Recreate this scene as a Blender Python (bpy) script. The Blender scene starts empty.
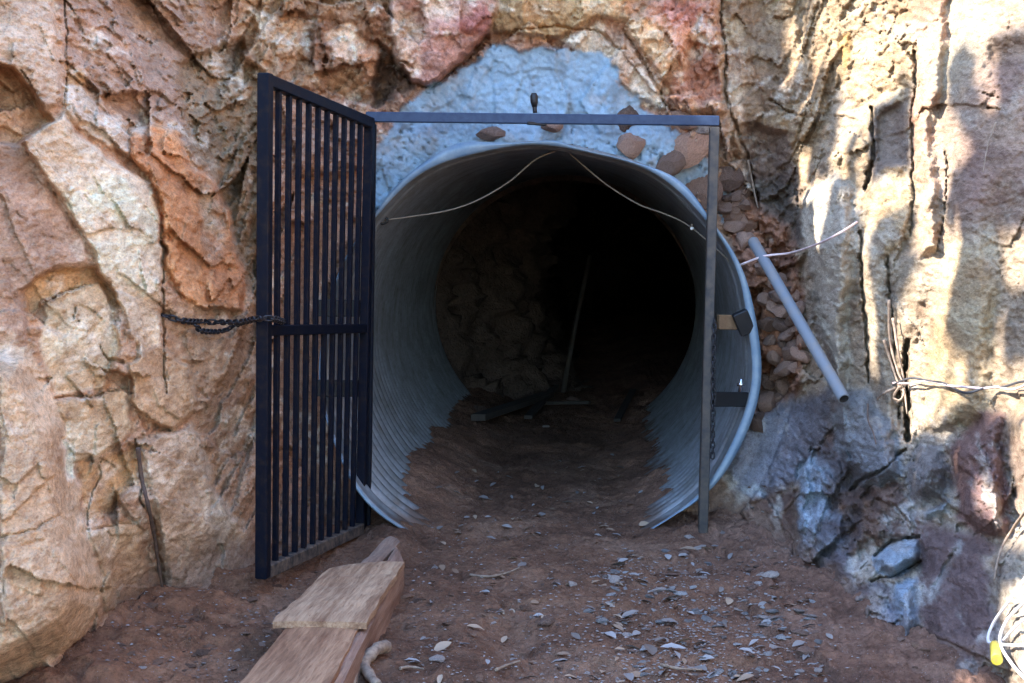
import bpy, math, random
import numpy as np
from mathutils import Vector, Matrix

rng = np.random.default_rng(7)
random.seed(7)
scene = bpy.context.scene
COL = scene.collection
R = math.radians

# ------------------------------------------------------------------ camera
F = 1500.0                                  # focal length in pixels of a 1024 px wide picture
CAMZ = 1.54
PITCH = math.atan((341.5 - 230.0) / F)
cam_d = bpy.data.cameras.new("camera")
cam_d.sensor_width = 36.0
cam_d.lens = 36.0 * F / 1024.0
cam_d.clip_end = 500.0
cam = bpy.data.objects.new("camera", cam_d)
COL.objects.link(cam)
cam.location = (0, 0, CAMZ)
cam.rotation_euler = (math.pi / 2 - PITCH, 0, 0)
scene.camera = cam
CP, SP = math.cos(PITCH), math.sin(PITCH)


def ray(px, py):
    """direction with y component 1 for a picture point"""
    u = (np.asarray(px, float) - 512.0) / F
    v = (341.5 - np.asarray(py, float)) / F
    dy = CP + v * SP
    dz = -SP + v * CP
    return u / dy, dz / dy


def P(px, py, Y):
    a, b = ray(px, py)
    return Vector((float(a) * Y, Y, CAMZ + float(b) * Y))


def PG(px, py, z=0.0):
    """picture point to a point at height z"""
    a, b = ray(px, py)
    Y = (z - CAMZ) / float(b)
    return Vector((float(a) * Y, Y, z))


def project(x, y, z):
    zz = z - CAMZ
    fwd = y * CP - zz * SP
    up = y * SP + zz * CP
    return 512.0 + F * x / fwd, 341.5 - F * up / fwd


def lin(c):
    c = np.asarray(c, float) / 255.0
    return np.where(c <= 0.04045, c / 12.92, ((c + 0.055) / 1.055) ** 2.4)


# ------------------------------------------------------------------ noise
def _hash(ix, iy, iz, seed=0):
    h = (ix.astype(np.int64) * 374761393 + iy.astype(np.int64) * 668265263 + iz.astype(np.int64) * 2147483647 + seed * 1274126177) & 0xFFFFFFFF
    h = ((h ^ (h >> 13)) * 1274126177) & 0xFFFFFFFF
    h = ((h ^ (h >> 16)) * 2246822519) & 0xFFFFFFFF
    return (h ^ (h >> 15)) & 0xFFFFFFFF


def vnoise(p, seed=0):
    i = np.floor(p).astype(np.int64)
    f = p - i
    f = f * f * f * (f * (f * 6 - 15) + 10)
    out = 0
    for dx in (0, 1):
        wx = f[:, 0] if dx else 1 - f[:, 0]
        for dy in (0, 1):
            wy = f[:, 1] if dy else 1 - f[:, 1]
            for dz in (0, 1):
                wz = f[:, 2] if dz else 1 - f[:, 2]
                out = out + wx * wy * wz * (_hash(i[:, 0] + dx, i[:, 1] + dy, i[:, 2] + dz, seed) / 4294967295.0)
    return out * 2 - 1


def fbm(p, octaves=4, seed=0, gain=0.5):
    a, s, t = 1.0, 0, 0
    for k in range(octaves):
        s = s + a * vnoise(p, seed + k * 17)
        t += a
        a *= gain
        p = p * 2.03 + 11.3
    return s / t


def facets(p, seed=0, tilt=0.6):
    """broken rock: every cell of a Voronoi split is a tilted plane; returns height, edge distance, cell value"""
    n = len(p)
    i = np.floor(p).astype(np.int64)
    d1 = np.full(n, 9.0); d2 = np.full(n, 9.0)
    rel = np.zeros((n, 3)); cid = np.zeros(n, np.int64)
    for dx in (-1, 0, 1):
        for dy in (-1, 0, 1):
            for dz in (-1, 0, 1):
                cx, cy, cz = i[:, 0] + dx, i[:, 1] + dy, i[:, 2] + dz
                h = _hash(cx, cy, cz, seed)
                fx = (h & 1023) / 1023.0; fy = ((h >> 10) & 1023) / 1023.0; fz = ((h >> 20) & 1023) / 1023.0
                v = np.stack([p[:, 0] - cx - fx, p[:, 1] - cy - fy, p[:, 2] - cz - fz], 1)
                d = np.sqrt((v * v).sum(1))
                m = d < d1
                d2 = np.where(m, d1, np.minimum(d2, d))
                rel[m] = v[m]; cid[m] = h[m]
                d1 = np.where(m, d, d1)
    g = lambda s: ((cid * s) >> 7 & 1023) / 511.5 - 1
    hgt = 0.35 * g(7919) + tilt * (g(104729) * rel[:, 0] + g(1299709) * rel[:, 1] + g(15485863) * rel[:, 2])
    return hgt, d2 - d1, g(32452843)


def sstep(a, b, x):
    t = np.clip((x - a) / (b - a), 0, 1)
    return t * t * (3 - 2 * t)


def poly_sdf(px, py, pts):
    """signed distance to a polygon, positive inside"""
    pts = np.asarray(pts, float)
    n = len(pts)
    d = np.full(px.shape, 1e18)
    inside = np.zeros(px.shape, bool)
    for k in range(n):
        ax, ay = pts[k]; bx, by = pts[(k + 1) % n]
        ex, ey = bx - ax, by - ay
        wx, wy = px - ax, py - ay
        t = np.clip((wx * ex + wy * ey) / (ex * ex + ey * ey + 1e-9), 0, 1)
        d = np.minimum(d, (wx - t * ex) ** 2 + (wy - t * ey) ** 2)
        c = ((ay > py) != (by > py)) & (px < (bx - ax) * (py - ay) / ((by - ay) if by != ay else 1e-9) + ax)
        inside ^= c
    d = np.sqrt(d)
    return np.where(inside, d, -d)


def line_dist(px, py, pts):
    pts = np.asarray(pts, float)
    d = np.full(px.shape, 1e18)
    for k in range(len(pts) - 1):
        ax, ay = pts[k]; bx, by = pts[k + 1]
        ex, ey = bx - ax, by - ay
        wx, wy = px - ax, py - ay
        t = np.clip((wx * ex + wy * ey) / (ex * ex + ey * ey + 1e-9), 0, 1)
        d = np.minimum(d, (wx - t * ex) ** 2 + (wy - t * ey) ** 2)
    return np.sqrt(d)


# ------------------------------------------------------------------ object helpers
def tag(o, label=None, cat=None, group=None, kind=None):
    if label: o["label"] = label
    if cat: o["category"] = cat
    if group: o["group"] = group
    if kind: o["kind"] = kind
    return o


def link(o, parent=None):
    COL.objects.link(o)
    if parent is not None:
        o.parent = parent
    return o


def empty(name, loc):
    o = bpy.data.objects.new(name, None)
    o.empty_display_size = 0.1
    o.location = loc
    return link(o)


class MB:
    """collects simple shapes into one mesh, in world coordinates"""
    def __init__(self):
        self.v = []; self.f = []; self.smooth = []

    def add(self, vs, fs, smooth=False):
        b = len(self.v)
        self.v.extend([tuple(x) for x in vs])
        self.f.extend([tuple(b + i for i in f) for f in fs])
        self.smooth.extend([smooth] * len(fs))
        return self

    def beam(self, p, q, w, h, side, bevel=0.004):
        """square bar from p to q; side = direction of the width w; h across it"""
        p, q = Vector(p), Vector(q)
        d = (q - p).normalized()
        s = Vector(side); s = (s - d * s.dot(d)).normalized()
        t = d.cross(s)
        prof = []
        b = min(bevel, w * 0.3, h * 0.3)
        for sx, sy in ((1, 1), (-1, 1), (-1, -1), (1, -1)):
            x, y = sx * w / 2, sy * h / 2
            a1 = (x - sx * b, y); a2 = (x, y - sy * b)
            prof += [a2, a1] if sx * sy > 0 else [a1, a2]
        n = len(prof)
        vs = []
        for o, k in ((p, 1 - 2 * b / w), (p + d * b, 1), (q - d * b, 1), (q, 1 - 2 * b / w)):
            for x, y in prof:
                vs.append(o + s * x * k + t * y * k)
        fs = [tuple(range(n))[::-1], tuple(range(3 * n, 4 * n))]
        for r in range(3):
            for k in range(n):
                fs.append((r * n + k, r * n + (k + 1) % n, (r + 1) * n + (k + 1) % n, (r + 1) * n + k))
        return self.add(vs, fs)

    def tube(self, pts, r, seg=8, closed=False, hollow=0):
        pts = [Vector(p) for p in pts]
        n = len(pts)
        rr = r if hasattr(r, "__len__") else [r] * n
        up = Vector((0.13, 0.21, 0.97))
        vs, fs = [], []
        for i, p in enumerate(pts):
            if closed: d = pts[(i + 1) % n] - pts[i - 1]
            else: d = pts[min(i + 1, n - 1)] - pts[max(i - 1, 0)]
            d.normalize()
            if abs(d.dot(up)) > 0.98: up = Vector((0.9, 0.3, 0.1))
            s = (up - d * up.dot(d)).normalized(); t = d.cross(s); up = s
            for k in range(seg):
                a = 2 * math.pi * k / seg
                vs.append(p + (s * math.cos(a) + t * math.sin(a)) * rr[i])
        m = n if closed else n - 1
        for i in range(m):
            j = (i + 1) % n
            for k in range(seg):
                fs.append((i * seg + k, i * seg + (k + 1) % seg, j * seg + (k + 1) % seg, j * seg + k))
        self.add(vs, fs, True)
        if not closed:
            b = len(self.v) - n * seg
            self.f.append(tuple(b + k for k in range(seg))[::-1]); self.smooth.append(False)
            self.f.append(tuple(b + (n - 1) * seg + k for k in range(seg))); self.smooth.append(False)
        return self

    def build(self, name, mat, parent=None, origin=None):
        org = Vector(origin) if origin is not None else (Vector(parent.location) if parent is not None else None)
        if org is None:
            org = sum((Vector(x) for x in self.v), Vector()) / len(self.v)
            org.z = min(x[2] for x in self.v)
        me = bpy.data.meshes.new(name)
        base = org
        me.from_pydata([tuple(Vector(x) - base) for x in self.v], [], self.f)
        me.polygons.foreach_set("use_smooth", self.smooth)
        me.materials.append(mat)
        me.update()
        o = bpy.data.objects.new(name, me)
        if parent is None: o.location = org
        return link(o, parent)


def spline(pts, n=8):
    pts = [Vector(p) for p in pts]
    out = []
    for i in range(len(pts) - 1):
        p0 = pts[max(i - 1, 0)]; p1 = pts[i]; p2 = pts[i + 1]; p3 = pts[min(i + 2, len(pts) - 1)]
        for k in range(n):
            t = k / n
            out.append(0.5 * ((2 * p1) + (p2 - p0) * t + (2 * p0 - 5 * p1 + 4 * p2 - p3) * t * t + (3 * p1 - p0 - 3 * p2 + p3) * t ** 3))
    out.append(pts[-1])
    return out


def grid_object(name, V, keep=None, mat=None, colors=None, smooth=True):
    """V: rows x cols x 3; keep: (rows-1)x(cols-1) faces wanted"""
    r, c = V.shape[:2]
    idx = np.arange(r * c).reshape(r, c)
    q = np.stack([idx[:-1, :-1], idx[1:, :-1], idx[1:, 1:], idx[:-1, 1:]], -1)
    q = q[keep] if keep is not None else q.reshape(-1, 4)
    used = np.zeros(r * c, bool); used[q.ravel()] = True
    remap = np.cumsum(used) - 1
    q = remap[q]
    vv = V.reshape(-1, 3)[used]
    me = bpy.data.meshes.new(name)
    me.vertices.add(len(vv)); me.vertices.foreach_set("co", vv.ravel().astype(np.float32))
    me.loops.add(q.size); me.loops.foreach_set("vertex_index", q.ravel().astype(np.int32))
    me.polygons.add(len(q))
    me.polygons.foreach_set("loop_start", np.arange(0, q.size, 4, dtype=np.int32))
    me.polygons.foreach_set("loop_total", np.full(len(q), 4, np.int32))
    me.polygons.foreach_set("use_smooth", np.full(len(q), smooth))
    me.update(calc_edges=True)
    if colors is not None:
        at = me.color_attributes.new("rock_colour", "FLOAT_COLOR", "POINT")
        cc = np.ones((len(vv), 4), np.float32); cc[:, :3] = colors.reshape(-1, 3)[used]
        at.data.foreach_set("color", cc.ravel())
    if mat: me.materials.append(mat)
    o = bpy.data.objects.new(name, me)
    return link(o)


# ------------------------------------------------------------------ materials
def mat_new(name):
    m = bpy.data.materials.new(name); m.use_nodes = True
    nt = m.node_tree
    return m, nt, nt.nodes["Principled BSDF"]


def node(nt, t, **kw):
    n = nt.nodes.new(t)
    for k, v in kw.items():
        if k in n.inputs: n.inputs[k].default_value = v
        else: setattr(n, k, v)
    return n


def noise(nt, scale, detail=4, rough=0.6, vec=None, dist=0.0):
    n = node(nt, "ShaderNodeTexNoise", Scale=scale, Detail=detail, Roughness=rough, Distortion=dist)
    if vec is not None: nt.links.new(vec, n.inputs["Vector"])
    return n.outputs["Fac"]


def ramp(nt, fac, stops):
    r = nt.nodes.new("ShaderNodeValToRGB")
    el = r.color_ramp.elements
    while len(el) < len(stops): el.new(0.5)
    for e, (p, c) in zip(el, stops):
        e.position = p; e.color = (*c, 1) if hasattr(c, "__len__") else (c, c, c, 1)
    nt.links.new(fac, r.inputs["Fac"])
    return r.outputs["Color"]


def mix(nt, a, b, fac, blend="MIX"):
    n = nt.nodes.new("ShaderNodeMix"); n.data_type = "RGBA"; n.blend_type = blend
    for s, v in ((n.inputs[6], a), (n.inputs[7], b), (n.inputs[0], fac)):
        if hasattr(v, "is_linked"): nt.links.new(v, s)
        elif hasattr(v, "__len__"): s.default_value = (*v, 1)
        else: s.default_value = v
    return n.outputs[2]


def bump(nt, bsdf, heights, strength=0.5, dist=0.02):
    prev = None
    for h, s, d in heights:
        b = node(nt, "ShaderNodeBump", Strength=s, Distance=d)
        nt.links.new(h, b.inputs["Height"])
        if prev is not None: nt.links.new(prev, b.inputs["Normal"])
        prev = b.outputs["Normal"]
    nt.links.new(prev, bsdf.inputs["Normal"])


def coords(nt):
    return nt.nodes.new("ShaderNodeTexCoord").outputs["Object"]


def rock_material(name, attr=True, base=(0.2, 0.15, 0.12), bumpk=1.0, kc=1.0):
    m, nt, b = mat_new(name)
    co = coords(nt)
    if attr:
        mp = node(nt, "ShaderNodeMapping"); mp.inputs["Scale"].default_value = (1.0, 0.42, 1.0)
        nt.links.new(co, mp.inputs["Vector"]); co = mp.outputs[0]
    if attr:
        a = nt.nodes.new("ShaderNodeAttribute"); a.attribute_name = "rock_colour"; c = a.outputs["Color"]
    else:
        oi = nt.nodes.new("ShaderNodeObjectInfo")
        hs = node(nt, "ShaderNodeHueSaturation", Color=(*base, 1))
        v = node(nt, "ShaderNodeMapRange"); v.inputs[3].default_value = 0.6; v.inputs[4].default_value = 1.45
        nt.links.new(oi.outputs["Random"], v.inputs[0]); nt.links.new(v.outputs[0], hs.inputs["Value"])
        c = hs.outputs["Color"]
    n1 = noise(nt, 9, 8, 0.68, co, 0.4); n2 = noise(nt, 38, 6, 0.7, co); n3 = noise(nt, 150, 3, 0.7, co)
    c = mix(nt, c, ramp(nt, n1, [(0.32, (0.68, 0.62, 0.58)), (0.5, (1, 1, 1)), (0.7, (1.25, 1.24, 1.22))]), 0.8 * kc, "MULTIPLY")
    c = mix(nt, c, ramp(nt, n2, [(0.33, (0.5, 0.45, 0.42)), (0.5, (1, 1, 1)), (0.66, (1.3, 1.28, 1.24))]), 0.65 * kc, "MULTIPLY")
    c = mix(nt, c, ramp(nt, n3, [(0.32, (0.6, 0.57, 0.55)), (0.5, (1, 1, 1)), (0.68, (1.25, 1.25, 1.25))]), 0.55 * kc, "MULTIPLY")
    nt.links.new(c, b.inputs["Base Color"])
    b.inputs["Roughness"].default_value = 0.85
    b.inputs["Specular IOR Level"].default_value = 0.3
    nv = node(nt, "ShaderNodeTexNoise", Scale=9.0, Detail=3.0)
    nt.links.new(co, nv.inputs["Vector"])
    wv = nt.nodes.new("ShaderNodeMix"); wv.data_type = "VECTOR"; wv.inputs[0].default_value = 0.06
    nt.links.new(co, wv.inputs[4]); nt.links.new(nv.outputs["Color"], wv.inputs[5])
    chips = []
    for sc_ in (17.0, 46.0):
        v = node(nt, "ShaderNodeTexVoronoi", Scale=sc_); v.distance = "CHEBYCHEV"
        nt.links.new(wv.outputs[1], v.inputs["Vector"]); chips.append(v.outputs["Distance"])
    bump(nt, b, [(chips[0], 0.4 * bumpk * kc, 0.025), (chips[1], 0.35 * bumpk * kc, 0.010), (n1, 0.35 * bumpk, 0.03), (n2, 0.6 * bumpk, 0.014), (n3, 0.6 * bumpk, 0.005)])
    return m


def plain(name, col, rough=0.6, metal=0.0, var=0.25, scale=20, bs=0.15, bd=0.003, col2=None, spec=None, thr=(0.35, 0.65)):
    m, nt, b = mat_new(name)
    co = coords(nt)
    n = noise(nt, scale, 6, 0.65, co)
    c2 = col2 if col2 is not None else [x * (1 + var) for x in col]
    c1 = col if col2 is not None else [x * (1 - var) for x in col]
    nt.links.new(ramp(nt, n, [(thr[0], tuple(c1)), (thr[1], tuple(c2))]), b.inputs["Base Color"])
    b.inputs["Roughness"].default_value = rough
    b.inputs["Metallic"].default_value = metal
    if spec is not None: b.inputs["Specular IOR Level"].default_value = spec
    bump(nt, b, [(noise(nt, scale * 4, 4, 0.6, co), bs, bd)])
    return m


M_rock = rock_material("fractured rock")
M_mortar = rock_material("mortar", bumpk=0.3, kc=0.35)
M_rubble = rock_material("rubble stone", False, (0.36, 0.225, 0.165))
M_brownstone = rock_material("brown stone", False, (0.20, 0.13, 0.10))
M_palestone = rock_material("pale stone", False, (0.32, 0.28, 0.255))
M_bluestone = rock_material("bluish stone", False, (0.29, 0.29, 0.29))
M_clod = rock_material("earth lump", False, (0.20, 0.118, 0.08))
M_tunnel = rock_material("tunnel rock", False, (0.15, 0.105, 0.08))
M_gate = plain("dark gate paint", (0.002, 0.004, 0.011), 0.5, 0.0, col2=(0.022, 0.015, 0.012), scale=28, thr=(0.5, 0.78), spec=0.14)
M_dusty = plain("dusty gate paint", (0.02, 0.018, 0.018), 0.8, 0.0, col2=(0.13, 0.095, 0.07), scale=22, thr=(0.4, 0.62), bs=0.4)
M_frame = plain("frame paint", (0.012, 0.026, 0.065), 0.5, 0.0, col2=(0.025, 0.045, 0.09), scale=30, spec=0.3)
M_post = plain("worn post steel", (0.02, 0.021, 0.024), 0.6, 0.0, col2=(0.07, 0.055, 0.042), scale=25)
M_black = plain("black steel", (0.008, 0.008, 0.009), 0.5, 0.2)
M_rust = plain("rusty steel", (0.13, 0.07, 0.035), 0.85, 0.1, col2=(0.2, 0.12, 0.06), scale=40)
M_chain = plain("dark chain steel", (0.03, 0.03, 0.035), 0.5, 0.6)
M_bolt = plain("bright bolt steel", (0.6, 0.6, 0.62), 0.25, 1.0, var=0.1)
M_pvc = plain("grey pipe plastic", (0.155, 0.175, 0.20), 0.65, 0.0, col2=(0.21, 0.19, 0.17), scale=11, thr=(0.45, 0.7))
M_inside = plain("dark pipe bore", (0.03, 0.025, 0.022), 0.9)  # near-black colour for the inside of the grey pipe
M_wire = plain("pale wire", (0.2, 0.165, 0.125), 0.7)
M_wirepink = plain("pink white wire", (0.62, 0.48, 0.46), 0.5)
M_wiredark = plain("dark wire", (0.04, 0.04, 0.045), 0.6)
M_white = plain("white cable sheath", (0.72, 0.70, 0.72), 0.45, var=0.08)
M_yellow = plain("yellow tape", (0.55, 0.45, 0.03), 0.6, col2=(0.4, 0.34, 0.1), scale=30)
M_bulb = plain("white glass", (0.85, 0.85, 0.82), 0.15, var=0.03)
M_root = plain("dry root", (0.33, 0.25, 0.18), 0.9, col2=(0.16, 0.11, 0.08), scale=40, bs=0.5)
M_rootdark = plain("dark root", (0.07, 0.045, 0.035), 0.9, col2=(0.13, 0.085, 0.06), scale=40, bs=0.5)
M_pole = plain("old pole wood", (0.055, 0.045, 0.037), 0.85, col2=(0.035, 0.028, 0.023), scale=15)


def wood(name, c1, c2, axis):
    m, nt, b = mat_new(name)
    co = coords(nt)
    mp = node(nt, "ShaderNodeMapping")
    ang = math.atan2(axis[1], axis[0])
    mp.vector_type = "TEXTURE"; mp.inputs["Rotation"].default_value = (0, 0, ang); mp.inputs["Scale"].default_value = (9.0, 0.8, 0.8)
    nt.links.new(co, mp.inputs["Vector"])
    g = noise(nt, 58, 6, 0.7, mp.outputs[0], 0.3)
    st = noise(nt, 11, 6, 0.7, mp.outputs[0])
    c = ramp(nt, g, [(0.3, tuple(c1)), (0.6, tuple(c2))])
    c = mix(nt, c, ramp(nt, st, [(0.35, (0.42, 0.3, 0.24)), (0.58, (1.05, 1.05, 1.05))]), 0.85, "MULTIPLY")
    sp = noise(nt, 120, 2, 0.5, mp.outputs[0])
    c = mix(nt, c, ramp(nt, sp, [(0.24, (0.35, 0.3, 0.3)), (0.33, (1, 1, 1))]), 0.8, "MULTIPLY")
    nt.links.new(c, b.inputs["Base Color"]); b.inputs["Roughness"].default_value = 0.85
    bump(nt, b, [(g, 0.5, 0.006), (noise(nt, 140, 3, 0.6, co), 0.3, 0.002)])
    return m


def steel_pipe_material():
    m, nt, b = mat_new("galvanised steel")
    co = coords(nt)
    n = noise(nt, 5, 6, 0.65, co, 0.5); n2 = noise(nt, 40, 4, 0.6, co)
    c = ramp(nt, n, [(0.3, (0.19, 0.195, 0.185)), (0.65, (0.33, 0.36, 0.385))])
    c = mix(nt, c, ramp(nt, n2, [(0.35, (0.75, 0.74, 0.72)), (0.6, (1.05, 1.05, 1.05))]), 0.7, "MULTIPLY")
    # soil splashed on the lower wall, fading with height above the floor
    g = nt.nodes.new("ShaderNodeNewGeometry"); sx = nt.nodes.new("ShaderNodeSeparateXYZ")
    nt.links.new(g.outputs["Position"], sx.inputs[0])
    ad = node(nt, "ShaderNodeMath", operation="MULTIPLY_ADD"); ad.inputs[1].default_value = 0.28
    nt.links.new(n, ad.inputs[0]); nt.links.new(sx.outputs["Z"], ad.inputs[2])
    dirt = ramp(nt, ad.outputs[0], [(0.19, 0.8), (0.25, 0.0)])
    c = mix(nt, c, (0.15, 0.10, 0.075), dirt)
    nt.links.new(c, b.inputs["Base Color"])
    b.inputs["Metallic"].default_value = 0.55
    r = ramp(nt, n2, [(0.3, 0.42), (0.7, 0.6)])
    nt.links.new(r, b.inputs["Roughness"])
    bump(nt, b, [(n2, 0.1, 0.003)])
    return m


M_steel = steel_pipe_material()
M_rimsteel = plain("rim steel", (0.10, 0.165, 0.24), 0.45, 0.2, col2=(0.20, 0.26, 0.31), scale=9)


def soil_material():
    m, nt, b = mat_new("trodden soil")
    co = coords(nt)
    n0 = noise(nt, 1.6, 5, 0.6, co, 0.6); n1 = noise(nt, 8, 8, 0.7, co, 0.3); n2 = noise(nt, 45, 6, 0.7, co); n3 = noise(nt, 190, 3, 0.7, co)
    at = nt.nodes.new("ShaderNodeAttribute"); at.attribute_name = "rock_colour"
    c = ramp(nt, n0, [(0.3, (0.118, 0.065, 0.043)), (0.52, (0.195, 0.108, 0.069)), (0.72, (0.255, 0.16, 0.11))])
    c = mix(nt, c, ramp(nt, n1, [(0.33, (0.55, 0.5, 0.47)), (0.5, (1, 1, 1)), (0.68, (1.25, 1.2, 1.15))]), 0.8, "MULTIPLY")
    c = mix(nt, c, ramp(nt, n2, [(0.32, (0.5, 0.47, 0.45)), (0.5, (1, 1, 1)), (0.7, (1.4, 1.35, 1.3))]), 0.75, "MULTIPLY")
    c = mix(nt, c, at.outputs["Color"], 1.0, "MULTIPLY")
    v = node(nt, "ShaderNodeTexVoronoi", Scale=95.0); v.inputs["Randomness"].default_value = 1.0
    nt.links.new(co, v.inputs["Vector"])
    grit = ramp(nt, v.outputs["Distance"], [(0.12, 1.0), (0.2, 0.0)])
    pick = ramp(nt, v.outputs["Color"], [(0.62, 0.0), (0.66, 1.0)])
    gm = mix(nt, (0, 0, 0), grit, pick)
    c = mix(nt, c, (0.33, 0.28, 0.26), gm)
    nt.links.new(c, b.inputs["Base Color"]); b.inputs["Roughness"].default_value = 0.95
    b.inputs["Specular IOR Level"].default_value = 0.15
    bump(nt, b, [(n1, 0.6, 0.06), (n2, 0.8, 0.02), (n3, 0.6, 0.006), (gm, 0.3, 0.006)])
    return m


M_soil = soil_material()

# ------------------------------------------------------------------ ground
def ground_z(x, y, detail=True):
    x = np.asarray(x, float); y = np.asarray(y, float)
    s = x.shape
    x = x.ravel(); y = y.ravel()
    z = np.zeros_like(x)
    z += 0.07 * sstep(-0.75, -1.6, x) * sstep(8.0, 7.0, y)               # bank at the foot of the left wall
    z += 0.04 * sstep(0.85, 1.5, x) * sstep(8.2, 7.2, y)                 # and of the right wall
    ax = 0.127 + 0.063 * (y - 7.63)                                      # soil heaped against the sides in the pipe
    ins = sstep(7.6, 8.3, y)
    z += ins * (0.19 * sstep(0.3, 0.85, ax - x) + 0.10 * sstep(0.35, 0.85, x - ax))
    z += 0.025 * np.exp(-((y - 7.62) / 0.22) ** 2) * sstep(0.42, 0.62, np.abs(x - 0.12)) * sstep(1.3, 0.9, np.abs(x - 0.12))
    z += 0.07 * np.exp(-((x + 0.56) / 0.16) ** 2 - ((y - 7.4) / 0.25) ** 2)            # dirt lapping over the lip of the pipe
    z += 0.03 * sstep(1.2, 1.7, x) * sstep(6.0, 5.4, y)
    p = np.stack([x, y, np.zeros_like(x)], 1)
    if detail:
        z += 0.045 * fbm(p * 1.9, 3, 3)
        f, e, c = facets(p * np.array([4.5, 4.5, 1]) + 0.15 * fbm(p * 6, 2, 9)[:, None], 5, 0.3)
        z += (0.024 + 0.03 * sstep(0.7, 1.1, np.abs(x))) * f * (1 - 0.7 * ins)
        z += (0.034 + 0.02 * sstep(0.7, 1.2, np.abs(x))) * fbm(p * 9, 4, 31, 0.6)
        z += 0.008 * np.maximum(fbm(p * 38, 2, 77), 0)
    z -= 0.10 * np.exp(-(((x - 0.0) / 0.11) ** 2 + ((y - 5.6) / 0.22) ** 2))   # little washed-out hole
    return z.reshape(s)


xs = np.concatenate([-np.geomspace(90, 2.15, 26), np.arange(-2.1, 2.1, 0.0085), np.geomspace(2.15, 90, 26)])
ys = np.concatenate([-np.geomspace(140, 0.3, 26), np.arange(0, 4.4, 0.1), np.arange(4.4, 9.0, 0.014), np.arange(9.0, 14.0, 0.04), np.arange(14.0, 26, 0.25)])
GX, GY = np.meshgrid(xs, ys)
GZ = ground_z(GX, GY)
far = sstep(3, 12, np.maximum(np.abs(GX), -GY))
GZ = GZ * (1 - far) - 0.02 * far
gt = np.ones(GX.shape + (3,))
gt *= 1 + sstep(-0.7, -1.2, GX)[..., None] * np.array([0.35, 0.22, 0.10])            # ochre dirt by the left wall
gt *= 1 + sstep(0.5, 1.4, GX)[..., None] * np.array([0.10, 0.12, 0.22])              # mauve grey dirt by the right wall
gt *= 1 + 0.30 * (sstep(7.7, 8.3, GY) * sstep(0.35, 0.6, np.abs(GX - 0.2)) * sstep(1.5, 1.2, np.abs(GX)))[..., None]   # lighter heaps along the pipe wall
gt *= 1 - 0.18 * (sstep(7.6, 8.2, GY) * sstep(0.5, 0.2, np.abs(GX - 0.2)))[..., None]  # darker path through the pipe
g = grid_object("ground", np.stack([GX, GY, GZ], -1), None, M_soil, gt)
tag(g, kind="structure")


def GP(px, py, up=0.0):
    """picture point on the real ground"""
    z = 0.0
    for _ in range(8):
        q = PG(px, py, z)
        z = float(ground_z(np.array([q.x]), np.array([q.y]))[0])
    q.z = z + up
    return q


# ------------------------------------------------------------------ rock cut: relief sheet seen from the track
ctrl = np.array([
 (-24,-24,5.3),(0,150,5.15),(0,350,5.0),(0,500,4.85),(0,683,4.75),(-24,707,4.7),
 (60,0,5.7),(60,120,5.45),(60,300,5.3),(60,450,5.15),(80,600,5.05),(60,707,5.0),
 (130,0,6.4),(130,150,5.95),(130,300,5.8),(130,450,5.7),(130,600,5.8),(130,707,5.9),
 (200,0,7.0),(200,150,6.6),(200,300,6.4),(200,450,6.3),(200,600,6.25),(200,707,6.3),
 (250,0,7.4),(250,150,7.15),(250,300,7.0),(250,450,6.85),(250,590,6.6),(250,707,6.6),
 (320,0,7.7),(320,100,7.75),(320,300,7.75),(320,500,7.65),(320,707,7.6),
 (400,0,7.85),(400,150,7.95),(400,350,7.95),(400,600,7.9),
 (530,0,7.85),(530,60,7.95),(530,130,7.98),(530,350,7.98),(530,600,7.98),
 (640,0,7.9),(640,100,7.98),(640,350,7.98),(640,707,7.98),
 (720,0,8.0),(720,150,8.03),(740,300,8.03),(740,420,7.95),(720,530,7.78),(730,707,7.6),
 (770,0,8.05),(770,150,8.15),(770,250,8.2),(780,380,8.05),(780,470,7.65),(780,540,7.3),(780,707,7.1),
 (820,0,7.7),(820,150,7.55),(820,250,7.3),(820,400,7.3),(830,500,6.95),(830,600,6.4),(830,707,6.1),
 (870,0,7.3),(870,200,6.95),(870,400,6.85),(870,550,6.35),(870,640,5.7),(870,707,5.5),
 (920,0,6.9),(920,200,6.55),(920,400,6.45),(920,550,6.0),(920,650,5.4),(920,707,5.1),
 (970,0,6.5),(970,250,6.15),(970,450,5.95),(970,600,5.35),(970,707,4.85),
 (1024,0,6.1),(1024,250,5.75),(1024,450,5.45),(1024,600,5.0),(1024,707,4.6),(1050,-24,6.0),(1050,707,4.45)], float)


def tps_fit(c):
    n = len(c)
    d = np.hypot(c[:, None, 0] - c[None, :, 0], c[:, None, 1] - c[None, :, 1]) / 100
    K = np.where(d > 0, d * d * np.log(d + 1e-9), 0) + np.eye(n) * 0.02
    Pm = np.concatenate([np.ones((n, 1)), c[:, :2] / 100], 1)
    A = np.block([[K, Pm], [Pm.T, np.zeros((3, 3))]])
    return np.linalg.solve(A, np.concatenate([c[:, 2], np.zeros(3)]))


def tps_eval(w, c, x, y):
    o = w[-3] + w[-2] * x / 100 + w[-1] * y / 100
    for k in range(len(c)):
        d = np.hypot(x - c[k, 0], y - c[k, 1]) / 100
        o = o + w[k] * d * d * np.log(d + 1e-9)
    return o


STEP = 1.5
gx = np.arange(-24, 1049, STEP); gy = np.arange(-24, 708, STEP)
PX, PY = np.meshgrid(gx, gy)
W = tps_fit(ctrl)
cgx = np.arange(-32, 1064, 8.0); cgy = np.arange(-32, 724, 8.0)
CGX, CGY = np.meshgrid(cgx, cgy)
CG = tps_eval(W, ctrl, CGX, CGY)


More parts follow.
